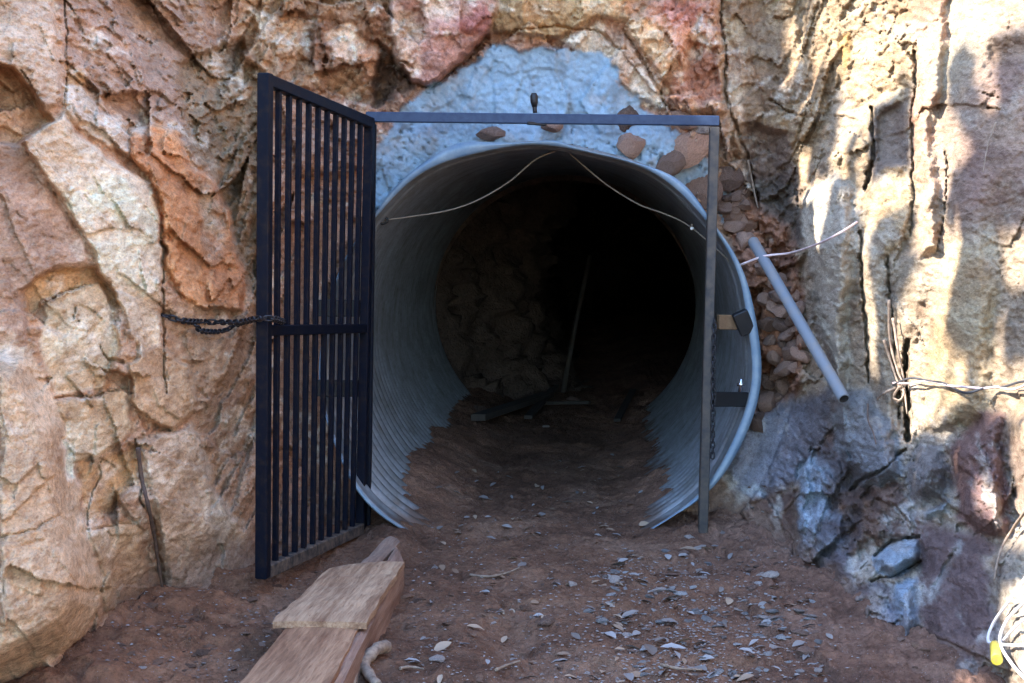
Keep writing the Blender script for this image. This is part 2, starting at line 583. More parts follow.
def bilin(A, fx, fy):
    ix = np.clip(fx.astype(int), 0, A.shape[1] - 2); iy = np.clip(fy.astype(int), 0, A.shape[0] - 2)
    tx = fx - ix; ty = fy - iy
    return (A[iy, ix] * (1 - tx) + A[iy, ix + 1] * tx) * (1 - ty) + (A[iy + 1, ix] * (1 - tx) + A[iy + 1, ix + 1] * tx) * ty


base = bilin(CG, (PX + 32) / 8, (PY + 32) / 8)
RX, RZ = ray(PX, PY)
B3 = np.stack([RX * base, base, CAMZ + RZ * base], -1)
pts = B3.reshape(-1, 3).copy()
pts[:, 1] *= 0.4                                            # joints run on into the depth of the cut
# facing of the base surface against the line of sight
du = np.gradient(B3, axis=1); dv = np.gradient(B3, axis=0)
nn = np.cross(du, dv); nn /= np.linalg.norm(nn, axis=-1, keepdims=True)
rd = np.stack([RX, np.ones_like(RX), RZ], -1); rd /= np.linalg.norm(rd, axis=-1, keepdims=True)
face = np.clip(np.abs((nn * rd).sum(-1)), 0.38, 1)

wx = PX + 4.5 * fbm(pts * 4.5, 4, 41).reshape(PX.shape) + 3.2 * fbm(pts * 22, 3, 43).reshape(PX.shape)
wy = PY + 4.5 * fbm(pts * 4.5, 4, 51).reshape(PX.shape) + 3.2 * fbm(pts * 22, 3, 53).reshape(PX.shape)
nA = fbm(pts * np.array([3.2, 3.2, 3.2]), 5, 61, 0.6).reshape(PX.shape)
nB = fbm(pts * np.array([7.0, 7.0, 7.0]), 6, 71, 0.65).reshape(PX.shape)
nH = fbm(pts * 19, 4, 75, 0.65).reshape(PX.shape)
nC = fbm(pts * np.array([14.0, 14.0, 4.0]), 4, 81, 0.6).reshape(PX.shape)

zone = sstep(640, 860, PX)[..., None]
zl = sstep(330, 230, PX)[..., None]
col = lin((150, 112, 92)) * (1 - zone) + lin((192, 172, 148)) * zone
col = col * (1 - zl) + lin((158, 118, 96)) * zl
rough = np.full(PX.shape, 1.0)
doff = np.zeros(PX.shape)

# (outline, colour, second colour, roughness, push towards the viewer in metres, bevel px, edge softness px, tilt x, tilt y)
REG = [
 # ---- left wall
 ([(-30,-30),(50,-30),(64,100),(24,132),(-30,150)], (176,150,132), (150,120,104), .5, .10, 9, 3, 0, 0),
 ([(-30,60),(12,66),(36,94),(56,124),(26,140),(10,152),(-30,160)], (166,120,82), (140,96,66), .7, -.14, 10, 3, 0, 0),
 ([(56,-30),(230,-30),(226,90),(196,150),(150,130),(118,112),(84,90),(66,70)], (140,106,94), (112,82,72), 1.1, -.05, 14, 5, 0, 0),
 ([(176,60),(262,30),(262,320),(240,270),(214,180),(190,150)], (116,88,66), (88,68,50), 1.3, -.16, 12, 5, 0, 0),
 ([(64,68),(86,70),(88,86),(68,92)], (176,128,76), (150,104,62), .6, .02, 4, 2, 0, 0),
 ([(62,86),(82,84),(100,114),(126,120),(130,152),(108,150),(80,132),(64,112)], (208,198,188), (176,156,142), .9, .05, 5, 2, 0, 0),
 ([(20,142),(64,112),(76,134),(110,160),(150,180),(162,212),(162,300),(164,392),(150,390),(128,320),(104,276),(84,236),(56,196)], (212,198,178), (182,158,136), .45, .10, 6, 2, 0, 0),
 ([(-30,140),(24,144),(56,198),(84,238),(90,264),(52,268),(22,290),(30,350),(-30,360)], (158,126,114), (136,104,92), .35, .03, 8, 3, 0, 0),
 ([(22,288),(50,270),(96,266),(108,284),(122,304),(114,312),(98,282),(46,300),(30,316)], (180,132,78), (146,104,62), .5, -.10, 5, 2, 0, 0),
 ([(44,302),(96,282),(114,308),(122,346),(106,384),(56,398),(40,350)], (208,192,166), (184,158,128), .5, -.03, 6, 2, 0, 0),
 ([(126,126),(152,120),(176,130),(192,166),(214,180),(228,212),(232,242),(244,282),(242,312),(208,312),(184,300),(166,270),(162,204),(150,178),(130,152)], (200, 128, 70), (176, 104, 58), .8, .14, 8, 2, 0, 0),
 ([(196,186),(212,176),(222,206),(222,250),(210,282),(202,246)], (206,190,172), (170,110,76), 1.0, .12, 5, 3, 0, 0),
 ([(160,300),(208,310),(246,312),(258,360),(230,420),(196,390),(170,350)], (166,128,104), (136,100,80), .9, -.02, 8, 3, 0, 0),
 ([(-30,344),(30,344),(56,400),(76,450),(86,530),(102,572),(98,610),(78,642),(-10,692),(-30,700)], (174, 142, 114), (202, 174, 146), .30, .48, 62, 2, 0, 0),
 ([(54,402),(126,388),(134,432),(98,456),(76,462),(66,432)], (202,184,156), (160,126,92), .5, .04, 5, 2, 0, 0),
 ([(80,462),(106,458),(138,440),(138,484),(100,518),(84,522)], (180,136,88), (148,108,70), .5, -.02, 5, 2, 0, 0),
 ([(86,530),(140,520),(144,562),(140,602),(104,612),(100,566)], (180,154,124), (156,124,96), .45, .04, 6, 2, 0, 0),
 ([(128,362),(160,344),(186,366),(198,402),(170,432),(148,422),(130,402)], (176,142,112), (150,114,88), .45, .14, 7, 2, 0, 0),
 ([(134,440),(192,420),(216,490),(252,530),(258,592),(212,616),(168,606),(150,502)], (182,162,146), (158,130,110), .6, .12, 14, 2, 0, 0),
 ([(196,400),(232,390),(262,420),(262,530),(250,526),(216,486)], (150,116,100), (124,92,78), 1.0, 0, 8, 3, 0, 0),
 ([(60,436),(74,438),(80,484),(70,480)], (226,218,206), (190,170,150), .6, .02, 4, 3, 0, 0),  # white highlight on the boulder edge, painted into the rock colour
 # ---- headwall left of and above the mouth
 ([(240,-30),(420,-30),(420,50),(370,104),(262,76),(240,60)], (166,126,92), (128,92,70), 1.3, .02, 12, 4, 0, 0),
 ([(250,10),(300,20),(306,50),(262,44)], (196,172,150), (176,132,92), 1.0, .06, 6, 3, 0, 0),
 ([(324,30),(352,22),(362,44),(350,64),(332,56)], (222,212,202), (190,160,140), .8, .06, 5, 2, 0, 0),
 ([(358,56),(376,40),(380,78),(366,78)], (198,160,142), (180,130,96), .8, .08, 5, 2, 0, 0),
 ([(384,-30),(520,-30),(512,28),(486,36),(460,62),(430,86),(408,84),(390,60)], (164,116,102), (188,160,140), .7, .20, 10, 2, 0, 0),
 ([(440,-30),(516,-30),(508,24),(480,34),(456,30)], (156,98,92), (176,140,128), .6, .22, 8, 4, 0, 0),
 ([(378,44),(398,62),(416,90),(372,108),(374,70)], (110,82,66), (86,64,52), 1.0, -.10, 6, 3, 0, 0),
 ([(500,-30),(640,-30),(626,20),(596,18),(560,40),(510,34),(490,34)], (158,124,84), (186,164,136), .8, .12, 9, 3, 0, 0),
 ([(560,40),(600,20),(632,40),(660,84),(666,112),(640,104),(610,76)], (188,172,156), (160,128,108), .9, .06, 8, 3, 0, 0),
 ([(620,-30),(720,-30),(722,50),(726,116),(680,112),(652,70),(624,30)], (170,124,104), (186,156,124), 1.3, .10, 9, 3, 0, 0),
 ([(660,0),(700,0),(712,40),(690,36),(684,60),(668,40)], (170,110,94), (188,146,124), 1.1, .12, 6, 4, 0, 0),
 ([(686,40),(714,50),(722,100),(700,106),(684,84)], (158,106,82), (130,86,66), 1.1, .02, 6, 4, 0, 0),
 # mortar recess is coloured afterwards
 ([(722,-30),(800,-30),(806,80),(784,140),(756,140),(730,90)], (172,148,116), (132,106,82), .7, .08, 10, 3, 0, 0),
 ([(722,40),(740,60),(748,130),(742,170),(728,120)], (206,194,176), (180,150,124), .8, .05, 5, 3, 0, 0),
 ([(744,120),(800,130),(802,200),(770,230),(744,190)], (140,116,102), (112,90,80), 1.0, -.06, 8, 4, 0, 0),
 ([(748,180),(800,180),(806,246),(770,250),(748,230)], (110, 96, 86), (86, 74, 66), 1.3, -.04, 8, 4, 0, 0),
 ([(720,180),(790,226),(806,300),(800,390),(770,420),(740,430),(756,330),(736,250)], (168, 116, 88), (140, 96, 74), 1.4, .06, 6, 4, 0, 0),
 # ---- right wall
 ([(796,-30),(858,-30),(852,60),(832,110),(800,190),(790,130),(804,60)], (186,160,126), (152,126,96), 1.0, .05, 9, 3, 0, 0),
 ([(838,40),(850,30),(854,74),(842,84)], (206,162,98), (190,140,80), .5, .07, 4, 2, 0, 0),
 ([(846,-30),(918,-30),(914,80),(880,104),(846,110),(836,90),(856,40)], (212,188,152), (182,150,116), 1.4, .06, 8, 3, 0, 0),
 ([(800,196),(836,170),(856,180),(856,260),(850,340),(852,450),(826,380),(808,260)], (214,204,188), (188,176,160), .45, .22, 8, 2, 0, 0),
 ([(826,160),(868,104),(902,84),(908,180),(872,170),(858,190)], (222,208,180), (196,172,140), .8, .10, 8, 3, 0, 0),
 ([(874,108),(908,100),(910,168),(884,170),(870,186)], (176,160,146), (156,138,126), .5, -.05, 6, 2, 0, 0),  # grey patch: shade put into the rock colour
 ([(858,192),(888,170),(908,176),(910,240),(880,262),(866,240)], (220,200,164), (196,168,130), .9, .06, 6, 2, 0, 0),
 ([(858,230),(884,250),(892,330),(902,440),(880,440),(866,360)], (206,192,170), (178,160,140), .5, .10, 7, 2, 0, 0),
 ([(886,256),(926,244),(930,300),(910,340),(906,440),(896,400),(890,320)], (200,184,160), (176,152,128), .5, .04, 6, 2, 0, 0),
 ([(914,-30),(952,-30),(948,60),(936,130),(944,250),(920,260),(912,120)], (224,200,172), (204,150,124), .7, .13, 6, 2, 0, 0),
 ([(950,-30),(1060,-30),(1060,50),(1000,60),(996,120),(1000,300),(960,440),(926,440),(930,300),(946,250),(940,130)], (214,200,174), (192,164,140), .35, .14, 12, 3, 0, 0),
 ([(996,34),(1060,30),(1060,230),(1010,220),(960,230),(944,200),(950,110)], (168, 136, 126), (190, 162, 142), .3, .15, 30, 22, 0, 0),
 ([(960,240),(1000,280),(990,420),(920,440),(930,340)], (220,202,166), (206,176,134), .3, .16, 12, 5, 0, 0),
 # lower right: blue of the sky shade is put into several rock colours
 ([(832,394),(866,384),(894,430),(906,480),(862,496),(838,470)], (162, 168, 176), (138, 136, 138), .5, .22, 10, 3, 0, 0),
 ([(722,470),(742,420),(800,396),(838,380),(834,440),(800,480),(770,500),(736,496)], (128, 128, 140), (114, 108, 114), .22, .04, 8, 5, 0, 0),
 ([(700,500),(800,486),(800,560),(820,640),(780,720),(690,720)], (112,84,70), (96,70,58), .35, 0, 8, 8, 0, 0),
 ([(740,484),(764,486),(768,494),(742,496)], (176,180,186), (140,140,146), .4, 0, 4, 3, 0, 0),
 ([(796,490),(820,440),(838,420),(858,492),(850,560),(832,600),(800,596)], (166, 180, 194), (118, 102, 100), 1.0, .08, 8, 3, 0, 0),
 ([(836,492),(900,480),(920,520),(918,548),(874,546),(850,560)], (144,112,92), (118,92,80), 1.0, .10, 8, 3, 0, 0),
 ([(820,520),(856,510),(852,590),(826,606),(812,570)], (116, 102, 104), (146, 150, 158), .8, .10, 8, 3, 0, 0),
 ([(798,470),(812,452),(816,500),(808,540),(816,596),(804,600),(796,560),(800,520)], (178,194,210), (140,150,160), .9, .10, 5, 2, 0, 0),
 ([(836,404),(852,396),(856,440),(848,470),(838,450)], (176,188,200), (150,154,160), .5, .24, 6, 3, 0, 0),
 ([(852,500),(872,512),(862,540),(846,556),(838,530)], (96,80,76), (112,94,86), .9, .02, 6, 3, 0, 0),
 ([(872,556),(898,542),(918,538),(920,560),(894,576),(874,574)], (184, 202, 218), (164, 182, 196), .3, .18, 5, 1, 0, 0),
 ([(888,584),(916,578),(918,620),(906,650),(892,630)], (176, 196, 214), (156, 172, 188), .45, .12, 6, 3, 0, 0),
 ([(856,580),(890,584),(894,640),(884,720),(850,720),(840,620)], (116, 102, 104), (136, 150, 170), 1.0, .06, 8, 4, 0, 0),
 ([(902,470),(918,448),(944,444),(954,470),(946,500),(918,512),(906,496)], (156,148,142), (136,122,114), .4, .28, 14, 2, 0, 0),
 ([(920,512),(950,500),(946,514),(924,524)], (176,180,182), (140,130,126), .6, .12, 5, 3, 0, 0),
 ([(950,450),(980,410),(1008,410),(1010,540),(984,540),(956,520)], (164,126,112), (142,104,96), .6, .16, 9, 3, 0, 0),
 ([(976,440),(990,460),(1000,510),(994,520),(982,490)], (210,202,190), (170,140,120), .6, .18, 4, 2, 0, 0),
 ([(1004,420),(1060,370),(1060,560),(1024,540),(1014,490)], (196,168,138), (170,140,118), .4, .34, 10, 2, 0, 0),
 ([(912,520),(984,536),(1012,560),(1004,620),(960,720),(884,720),(918,640),(916,580)], (146,116,108), (126,98,92), .25, .06, 12, 5, 0, 0),
 ([(984,560),(1030,530),(1060,560),(1060,720),(1010,720),(1004,640)], (198,180,154), (170,150,130), .5, .14, 10, 4, 0, 0),
 ([(924,596),(960,540),(966,544),(930,602)], (196,192,186), (160,140,130), .5, .01, 3, 2, 0, 0),
]
order_amp = np.zeros(PX.shape)
for (poly, c1, c2, rg, push, bev, soft, tx, ty) in REG:
    a = np.asarray(poly, float)
    m = (PX > a[:, 0].min() - 20) & (PX < a[:, 0].max() + 20) & (PY > a[:, 1].min() - 20) & (PY < a[:, 1].max() + 20)
    if not m.any(): continue
    s = poly_sdf(wx[m], wy[m], poly)
    k = sstep(-soft * 1.4, soft * 1.4, s + 6.0 * nH[m])
    t = sstep(-0.30, 0.38, nA[m] + 0.5 * nB[m])[:, None]
    cc = lin(c1) * (1 - t) + lin(c2) * t
    col[m] = col[m] * (1 - k[:, None]) + cc * k[:, None]
    rough[m] = rough[m] * (1 - k) + rg * k
    cxm = a[:, 0].mean()
    bev = bev * (0.55 if cxm < 720 else (2.0 if cxm > 780 else 1.0))
    kk = sstep(-1.0, bev, s)
    doff[m] = doff[m] * (1 - kk) - push * 0.85 * kk

# mortar smeared round the mouth
MORTAR = [(366,330),(370,170),(378,142),(402,112),(420,88),(462,64),(490,38),(520,46),(560,42),(600,50),(622,80),(650,108),(676,130),(706,158),(730,190),(744,214),(742,240),(720,220),(690,190),(650,190),(590,190),(480,190),(380,260)]
ms = poly_sdf(PX + 11 * nB + 5 * fbm(pts * 26, 3, 91).reshape(PX.shape), PY + 11 * nA + 5 * fbm(pts * 26, 3, 93).reshape(PX.shape), MORTAR)
mk = sstep(-2.0, 3.0, ms)
mcol = lin((116, 140, 164)) * (1 - sstep(-.1, .5, nB)[..., None]) + lin((100, 114, 130)) * sstep(-.1, .5, nB)[..., None]  # blue of the skylight is put into the mortar colour
pit = sstep(0.46, 0.58, fbm(pts * np.array([34., 34, 34]), 3, 97).reshape(PX.shape) + 0.25 * nA + 0.0010 * (PY - 90))
mcol = mcol * (1 - 0.45 * pit[..., None])
stain = (sstep(.12, .45, fbm(pts * 9, 4, 99, .65).reshape(PX.shape)) * 0.28)[..., None]
mcol = mcol * (1 - stain) + lin((150, 132, 122)) * stain
col = col * (1 - mk[..., None]) + mcol * mk[..., None]
rough = rough * (1 - mk) + 0.28 * mk
doff = doff * (1 - mk) + (0.0 - 0.02) * mk + 0.015 * pit * mk - 0.016 * mk * (nB + 0.6 * nH)

# colour wander over everything that is bare rock
bare = (1 - mk)
oc = (sstep(0.18, 0.55, nB) * 0.40 * bare * np.clip(rough, 0, 1))[..., None]
col = col * (1 - oc) + lin((176, 122, 74)) * oc
rd_ = (sstep(0.2, 0.5, fbm(pts * 5.2, 4, 111, .6).reshape(PX.shape)) * 0.20 * bare * np.clip(rough, 0.2, 1) * (1 - 0.6 * zone[..., 0]))[..., None]
col = col * (1 - rd_) + lin((128, 76, 60)) * rd_
whn = fbm(pts * np.array([6.0, 6.0, 6.0]) + 0.6 * nA.reshape(-1, 1), 5, 121, .65).reshape(PX.shape)
wh = (sstep(0.22, 0.48, whn) * 0.6 * bare)[..., None]
col = col * (1 - wh) + lin((214, 204, 192)) * wh
dk = (sstep(0.25, 0.55, fbm(pts * 11, 4, 131, .65).reshape(PX.shape)) * 0.5 * bare)[..., None]
col = col * (1 - 0.6 * dk)

# broken rock relief
p_l = pts + 0.028 * np.stack([nA.ravel(), nB.ravel(), nC.ravel()], 1)
sh = p_l.copy()
lw = sstep(300, 200, PX).ravel()
sh[:, 2] += 0.55 * (pts[:, 1] + 1.2 * pts[:, 0]) * lw                         # joints dip on the left, stand upright on the right
strz = 1 - 0.22 * sstep(780, 840, PX).ravel()
f1, e1, c1_ = facets(sh * np.stack([3.2 * np.ones(len(sh)), 2.4 * np.ones(len(sh)), 2.7 * strz], 1), 201, 0.8)
f2, e2, c2_ = facets(sh * np.stack([8.5 * np.ones(len(sh)), 6.5 * np.ones(len(sh)), 7.5 * strz], 1), 202, 0.8)
f3, e3, c3_ = facets(p_l * 21, 203, 0.8)
rs = lambda a: a.reshape(PX.shape)
crk = sstep(0.035, 0.0, rs(e1)) * 0.010 * sstep(.1, .35, nB) + sstep(0.05, 0.0, rs(e2)) * 0.004 * sstep(.05, .35, nA)
rzone = 1 - 0.5 * sstep(800, 880, PX)
rough = rough * (1 - 0.35 * sstep(780, 850, PX) * sstep(470, 420, PY))
rel = rough * (0.17 * rs(f1) * rzone + 0.065 * rs(f2) * rzone + 0.026 * rs(f3) * np.clip(rough, 0.4, 1.6)) + (0.25 + 0.75 * rough) * crk
rel += (0.35 + 0.65 * rough) * (0.022 * nB + 0.04 * nA) + (0.006 + 0.012 * rough) * fbm(pts * 42, 3, 141, .65).reshape(PX.shape) + 0.006 * fbm(pts * 85, 2, 151).reshape(PX.shape)
tint = 1 + (0.13 * rs(c1_) + 0.10 * rs(c2_)) * np.clip(rough, .3, 1)
col = col * (1 - bare[..., None] + bare[..., None] * tint[..., None])

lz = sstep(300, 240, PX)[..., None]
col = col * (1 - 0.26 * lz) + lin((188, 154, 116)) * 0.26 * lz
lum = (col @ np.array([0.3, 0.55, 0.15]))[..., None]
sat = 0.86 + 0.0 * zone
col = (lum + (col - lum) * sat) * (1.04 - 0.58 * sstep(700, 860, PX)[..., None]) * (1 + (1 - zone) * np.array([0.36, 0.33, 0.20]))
col = col * (1 - mk[..., None] * 0.0)
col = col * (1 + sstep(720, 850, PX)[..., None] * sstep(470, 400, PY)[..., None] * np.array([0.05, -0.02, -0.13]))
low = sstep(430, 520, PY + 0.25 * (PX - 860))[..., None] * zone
col = col * (1 - 0.05 * low * np.array([1.0, 0.3, -0.3]))  # slight skylight blue put into the lower right rock colour
# cracks and joints one can follow
CR = [([(20,70),(30,84),(36,94)], 2.2, .12), ([(64,0),(66,60),(64,100)], 2, .12), ([(45,302),(75,288),(98,282)], 2.2, .12), ([(75,306),(74,318),(82,322)], 2, .1),
      ([(55,400),(90,394),(126,388)], 2, .12), ([(100,20),(104,330),(118,360)], .1, 0), ([(163,200),(163,300),(165,392)], 2.2, .14), ([(132,402),(160,430),(172,432)], 2, .1),
      ([(0,536),(34,530),(60,516)], 1.8, .06), ([(136,440),(142,500),(152,520),(160,570),(166,606)], 3, .16), ([(104,460),(92,500),(86,525)], 2, .1), ([(86,530),(140,521)], 2, .1),
      ([(102,345),(108,360),(125,362)], 4, .14), ([(390,60),(408,86),(430,88),(462,64),(486,38)], 3, .14), ([(376,40),(392,58),(410,66)], 4, .16),
      ([(622,30),(640,60),(664,104),(680,118)], 4, .16), ([(500,32),(560,26),(600,30),(622,48)], 2.5, .1), ([(722,0),(724,60),(728,110)], 3, .16), ([(728,100),(746,150),(756,200)], 3, .14),
      ([(770,100),(790,112),(802,116)], 2.5, .1), ([(748,168),(756,200),(758,210)], 1.5, .05), ([(912,50),(914,120),(910,236)], 3, .12), ([(872,110),(874,160),(866,186)], 5, .2), ([(904,340),(908,440)], 6, .3),
      ([(945,150),(946,200),(940,250)], 1.5, .1), ([(978,92),(996,96)], 1.6, .06), ([(985,108),(998,110)], 2.4, .1), ([(876,556),(896,540),(918,536)], 3, .14), ([(872,582),(900,572),(920,562)], 2.5, .12),
      ([(850,490),(880,470),(905,452)], 3, .12), ([(858,230),(864,300),(868,380)], 3, .16), ([(888,256),(892,330),(900,420)], 2.5, .14), ([(800,130),(792,180),(802,220)], 2, .06)]
for (pl, w, dpt) in CR:
    d = line_dist(wx, wy, pl)
    w *= 0.55 if pl[0][0] < 400 else 0.6
    doff += (0.5 if pl[0][0] < 400 else 0.6) * dpt * sstep(w, w * 0.3, d + 0.7 * nH * w)

hz = B3[..., 2] + 0.10 * nB - 0.05
foot = (sstep(0.22 - 0.16 * sstep(700, 800, PX), 0.05 - 0.10 * sstep(700, 800, PX), hz) * (1 - mk) * sstep(88, 125, PX) * (PX < 1010))[..., None]
col = col * (1 - foot * 0.8) + np.array([0.215, 0.14, 0.10]) * foot * 0.8
rel = rel * (1 - 0.55 * foot[..., 0]); doff = doff * (1 - 0.5 * foot[..., 0])
lowr = sstep(400, 450, PY) * sstep(700, 760, PX)
rel = rel * (1 + 0.55 * lowr); doff = doff * (1 + 0.5 * lowr)
col = col * (1 + 0.22 * lowr[..., None] * (1 - foot))
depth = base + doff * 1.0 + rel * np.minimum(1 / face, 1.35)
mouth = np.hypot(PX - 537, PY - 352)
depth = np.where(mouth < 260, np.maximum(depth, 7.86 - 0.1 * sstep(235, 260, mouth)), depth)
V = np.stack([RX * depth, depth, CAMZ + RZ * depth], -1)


def CL(px, py, out=0.0):
    """point of the rock surface seen at a picture point, brought 'out' metres nearer"""
    d = float(bilin(depth, np.array([(px + 24) / STEP]), np.array([(py + 24) / STEP]))[0])
    return P(px, py, d - out)


def CLfit(px, py, r=3, out=0.0):
    d = min(float(bilin(depth, np.array([(px + dx + 24) / STEP]), np.array([(py + dy + 24) / STEP]))[0]) for dx in (-r, 0, r) for dy in (-r, 0, r))
    return P(px, py, d - out)


# continue the cut out of the picture: towards the camera on both sides, up to the rim and out over the hillside
def extend(V, C):
    nL = 22
    st = np.arange(nL, 0, -1)[None, :, None]
    def side(edge, sx, seed):
        e = edge[:, None, :] + st * np.array([0.035 * sx, -0.24, 0.0])
        q = e.reshape(-1, 3)
        e = e + (fbm(q * 1.3, 4, seed)[:, None] * np.array([0.22, 0, 0])).reshape(e.shape) * np.minimum(st, 4) / 4
        return e
    eL = side(V[:, 0], -1, 301)
    eR = side(V[:, -1], 1, 302)[:, ::-1]
    V2 = np.concatenate([eL, V, eR], 1)
    C2 = np.concatenate([np.repeat(C[:, :1], nL, 1), C, np.repeat(C[:, -1:], nL, 1)], 1)
    top = V2[0]
    c = np.array([0.1, 5.0])
    outd = np.stack([top[:, 0] - c[0], np.clip(top[:, 1] - 6.6, 0, 5) * 1.5], 1)
    outd /= np.linalg.norm(outd, axis=1, keepdims=True)
    rows = []
    nUp = 12
    for k in range(1, nUp + 1):
        r = top.copy(); r[:, 2] += 0.14 * k * (1 - 0.55 * sstep(6.6, 5.2, top[:, 1]) * (top[:, 0] < 0))
        r[:, :2] += outd * (0.03 * k + 0.015 * k * k / nUp)
        q = fbm(r * np.array([1.4, 1.4, 2.2]), 4, 310)
        r[:, :2] += outd * (q * 0.22 * min(1, k / 3))[:, None]
        rows.append(r)
    last = rows[-1]
    for k, s in enumerate((0.4, 1.0, 2.0, 3.5, 6, 10, 16, 26)):
        r = last.copy(); r[:, :2] += outd * s; r[:, 2] += 0.28 * s + 0.12 * fbm(r * 0.8, 3, 320)
        rows.append(r)
    U = np.stack(rows[::-1], 0)
    CU = np.repeat(C2[:1], len(rows), 0).copy()
    nz = fbm(U.reshape(-1, 3) * 2.5, 4, 330).reshape(U.shape[:2])[..., None]
    CU = CU * (1 + 0.35 * nz)
    CU[:8] = lin((120, 104, 78)) * (1 + 0.4 * nz[:8])
    VV = np.concatenate([U, V2], 0); CC = np.concatenate([CU, C2], 0)
    # beyond the picture the rock carries on with its own colours and broken faces
    own = np.ones(VV.shape[:2]); own[len(rows):, nL:-nL] = 0
    own[:8] = 0
    q = VV.reshape(-1, 3) * np.array([1, 0.8, 1])
    a_ = fbm(q * 2.2, 5, 341, .6).reshape(own.shape)[..., None]; b_ = fbm(q * 5.1, 5, 351, .65).reshape(own.shape)[..., None]
    pal = lin((176, 140, 114)) + (lin((206, 188, 164)) - lin((176, 140, 114))) * sstep(0, .4, a_) + (lin((150, 96, 72)) - lin((176, 140, 114))) * sstep(0, .45, b_) * .8
    pal = np.clip(pal * (0.95 - 0.35 * (VV[..., :1] > 1)), 0.02, .8)
    CC = CC * (1 - own[..., None]) + pal * own[..., None]
    f_, e_, c_ = facets(q * 3.0, 361, .8)
    d_ = VV[..., :2] - np.array([0.2, 6.0]); d_ = d_ / np.linalg.norm(d_, axis=-1, keepdims=True)
    fade = own.copy(); fade[len(rows) - 1, nL:-nL] = 0.3
    VV[..., :2] += d_ * (0.12 * f_.reshape(own.shape) * fade)[..., None]
    return VV, CC, len(rows), nL


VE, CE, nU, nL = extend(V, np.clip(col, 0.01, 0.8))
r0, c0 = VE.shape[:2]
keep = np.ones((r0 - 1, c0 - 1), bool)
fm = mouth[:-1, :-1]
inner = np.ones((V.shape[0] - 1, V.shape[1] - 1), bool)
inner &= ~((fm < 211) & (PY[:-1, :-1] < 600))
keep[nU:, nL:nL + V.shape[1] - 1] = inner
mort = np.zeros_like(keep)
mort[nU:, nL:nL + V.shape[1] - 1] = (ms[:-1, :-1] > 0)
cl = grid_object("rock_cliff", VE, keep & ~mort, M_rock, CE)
tag(cl, kind="structure")
mo = grid_object("mortar_collar", VE, keep & mort, M_mortar, CE)
tag(mo, "pale mortar tinted skylight blue smeared on the rock over the arch of the pipe mouth", "mortar")

# ------------------------------------------------------------------ steel culvert and the dug tunnel behind it
MOUTH = P(537, 352, 7.66); INNER = Vector((0.44, 12.45, MOUTH.z))
PR = 215 / F * 7.66
AX = (INNER - MOUTH); PLEN = AX.length; AX.normalize()
SX = Vector((AX.y, -AX.x, 0)).normalized(); SZ = Vector((0, 0, 1))


def pipe_point(th, t, r):
    d = (math.degrees(th) - 222 + 180) % 360 - 180
    t = t - 0.30 * math.exp(-(d / 34) ** 2) * max(0.0, 1 - t / 1.5)
    return MOUTH + AX * t + (SX * math.cos(th) + SZ * math.sin(th)) * r


def squash(th, t):
    s = math.sin(th)
    k = math.exp(-max(t, 0) / 1.2)
    dent = 0.035 * max(s, 0) ** 3 + 0.008 * math.sin(5 * th + 0.6) + 0.006 * math.sin(11 * th)
    return 1 - dent * k


root = empty("culvert_pipe", (MOUTH.x, MOUTH.y, MOUTH.z - PR))
tag(root, "wide corrugated galvanised steel pipe lining the mouth of the tunnel", "pipe")
NT = 240
pitch = 0.11
ts = np.arange(0, PLEN + 0.01, pitch / 8)
vs, fs = [], []
for i, t in enumerate(ts):
    w = 0.0 if t < 0.06 else min(1, (t - 0.06) / 0.05)
    r = PR + 0.021 * w * math.sin(2 * math.pi * t / pitch)
    for k in range(NT):
        th = 2 * math.pi * k / NT
        vs.append(pipe_point(th, t, r * squash(th, t)))
for i in range(len(ts) - 1):
    for k in range(NT):
        fs.append((i * NT + k, i * NT + (k + 1) % NT, (i + 1) * NT + (k + 1) % NT, (i + 1) * NT + k))
barrel = MB().add(vs, fs, True).build("barrel", M_steel, root)
sm = barrel.modifiers.new("wall", "SOLIDIFY"); sm.thickness = 0.004; sm.offset = 1.0
# bent end flange: wide on the right and in one torn flap at upper left
vs, fs = [], []
prof = 5


def flange_w(th):
    d = math.degrees(th) % 360
    def b(c, w): return math.exp(-(((d - c + 180) % 360 - 180) / w) ** 2)
    return 0.006 + 0.030 * b(0, 34) + 0.02 * b(330, 30) + 0.028 * b(49, 9) + 0.058 * b(110, 9) + 0.02 * b(125, 14) + 0.016 * b(85, 4) + 0.008 * b(226, 13) + 0.004 * b(226, 40) + 0.003 * math.sin(9 * th) - 0.024 * b(258, 16) - 0.02 * b(300, 22)


for k in range(NT):
    th = 2 * math.pi * k / NT
    w = max(flange_w(th), 0.005); r = PR * squash(th, 0)
    for j, (a, b) in enumerate(((-0.002, 0.03), (-0.003, 0.0), (0.12, -0.005), (0.55, -0.008), (1.0, -0.006), (1.0, -0.002), (0.5, -0.003), (0.006, 0.012))):
        vs.append(pipe_point(th, b, r + (a * w if a > 0.05 else a)))
m8 = 8
for k in range(NT):
    for j in range(m8):
        fs.append((k * m8 + j, k * m8 + (j + 1) % m8, ((k + 1) % NT) * m8 + (j + 1) % m8, ((k + 1) % NT) * m8 + j))
rim = MB().add(vs, fs, True).build("rim", M_rimsteel, root)
rim["label"] = "bent bright rim of the pipe mouth with a torn flap at the top left"

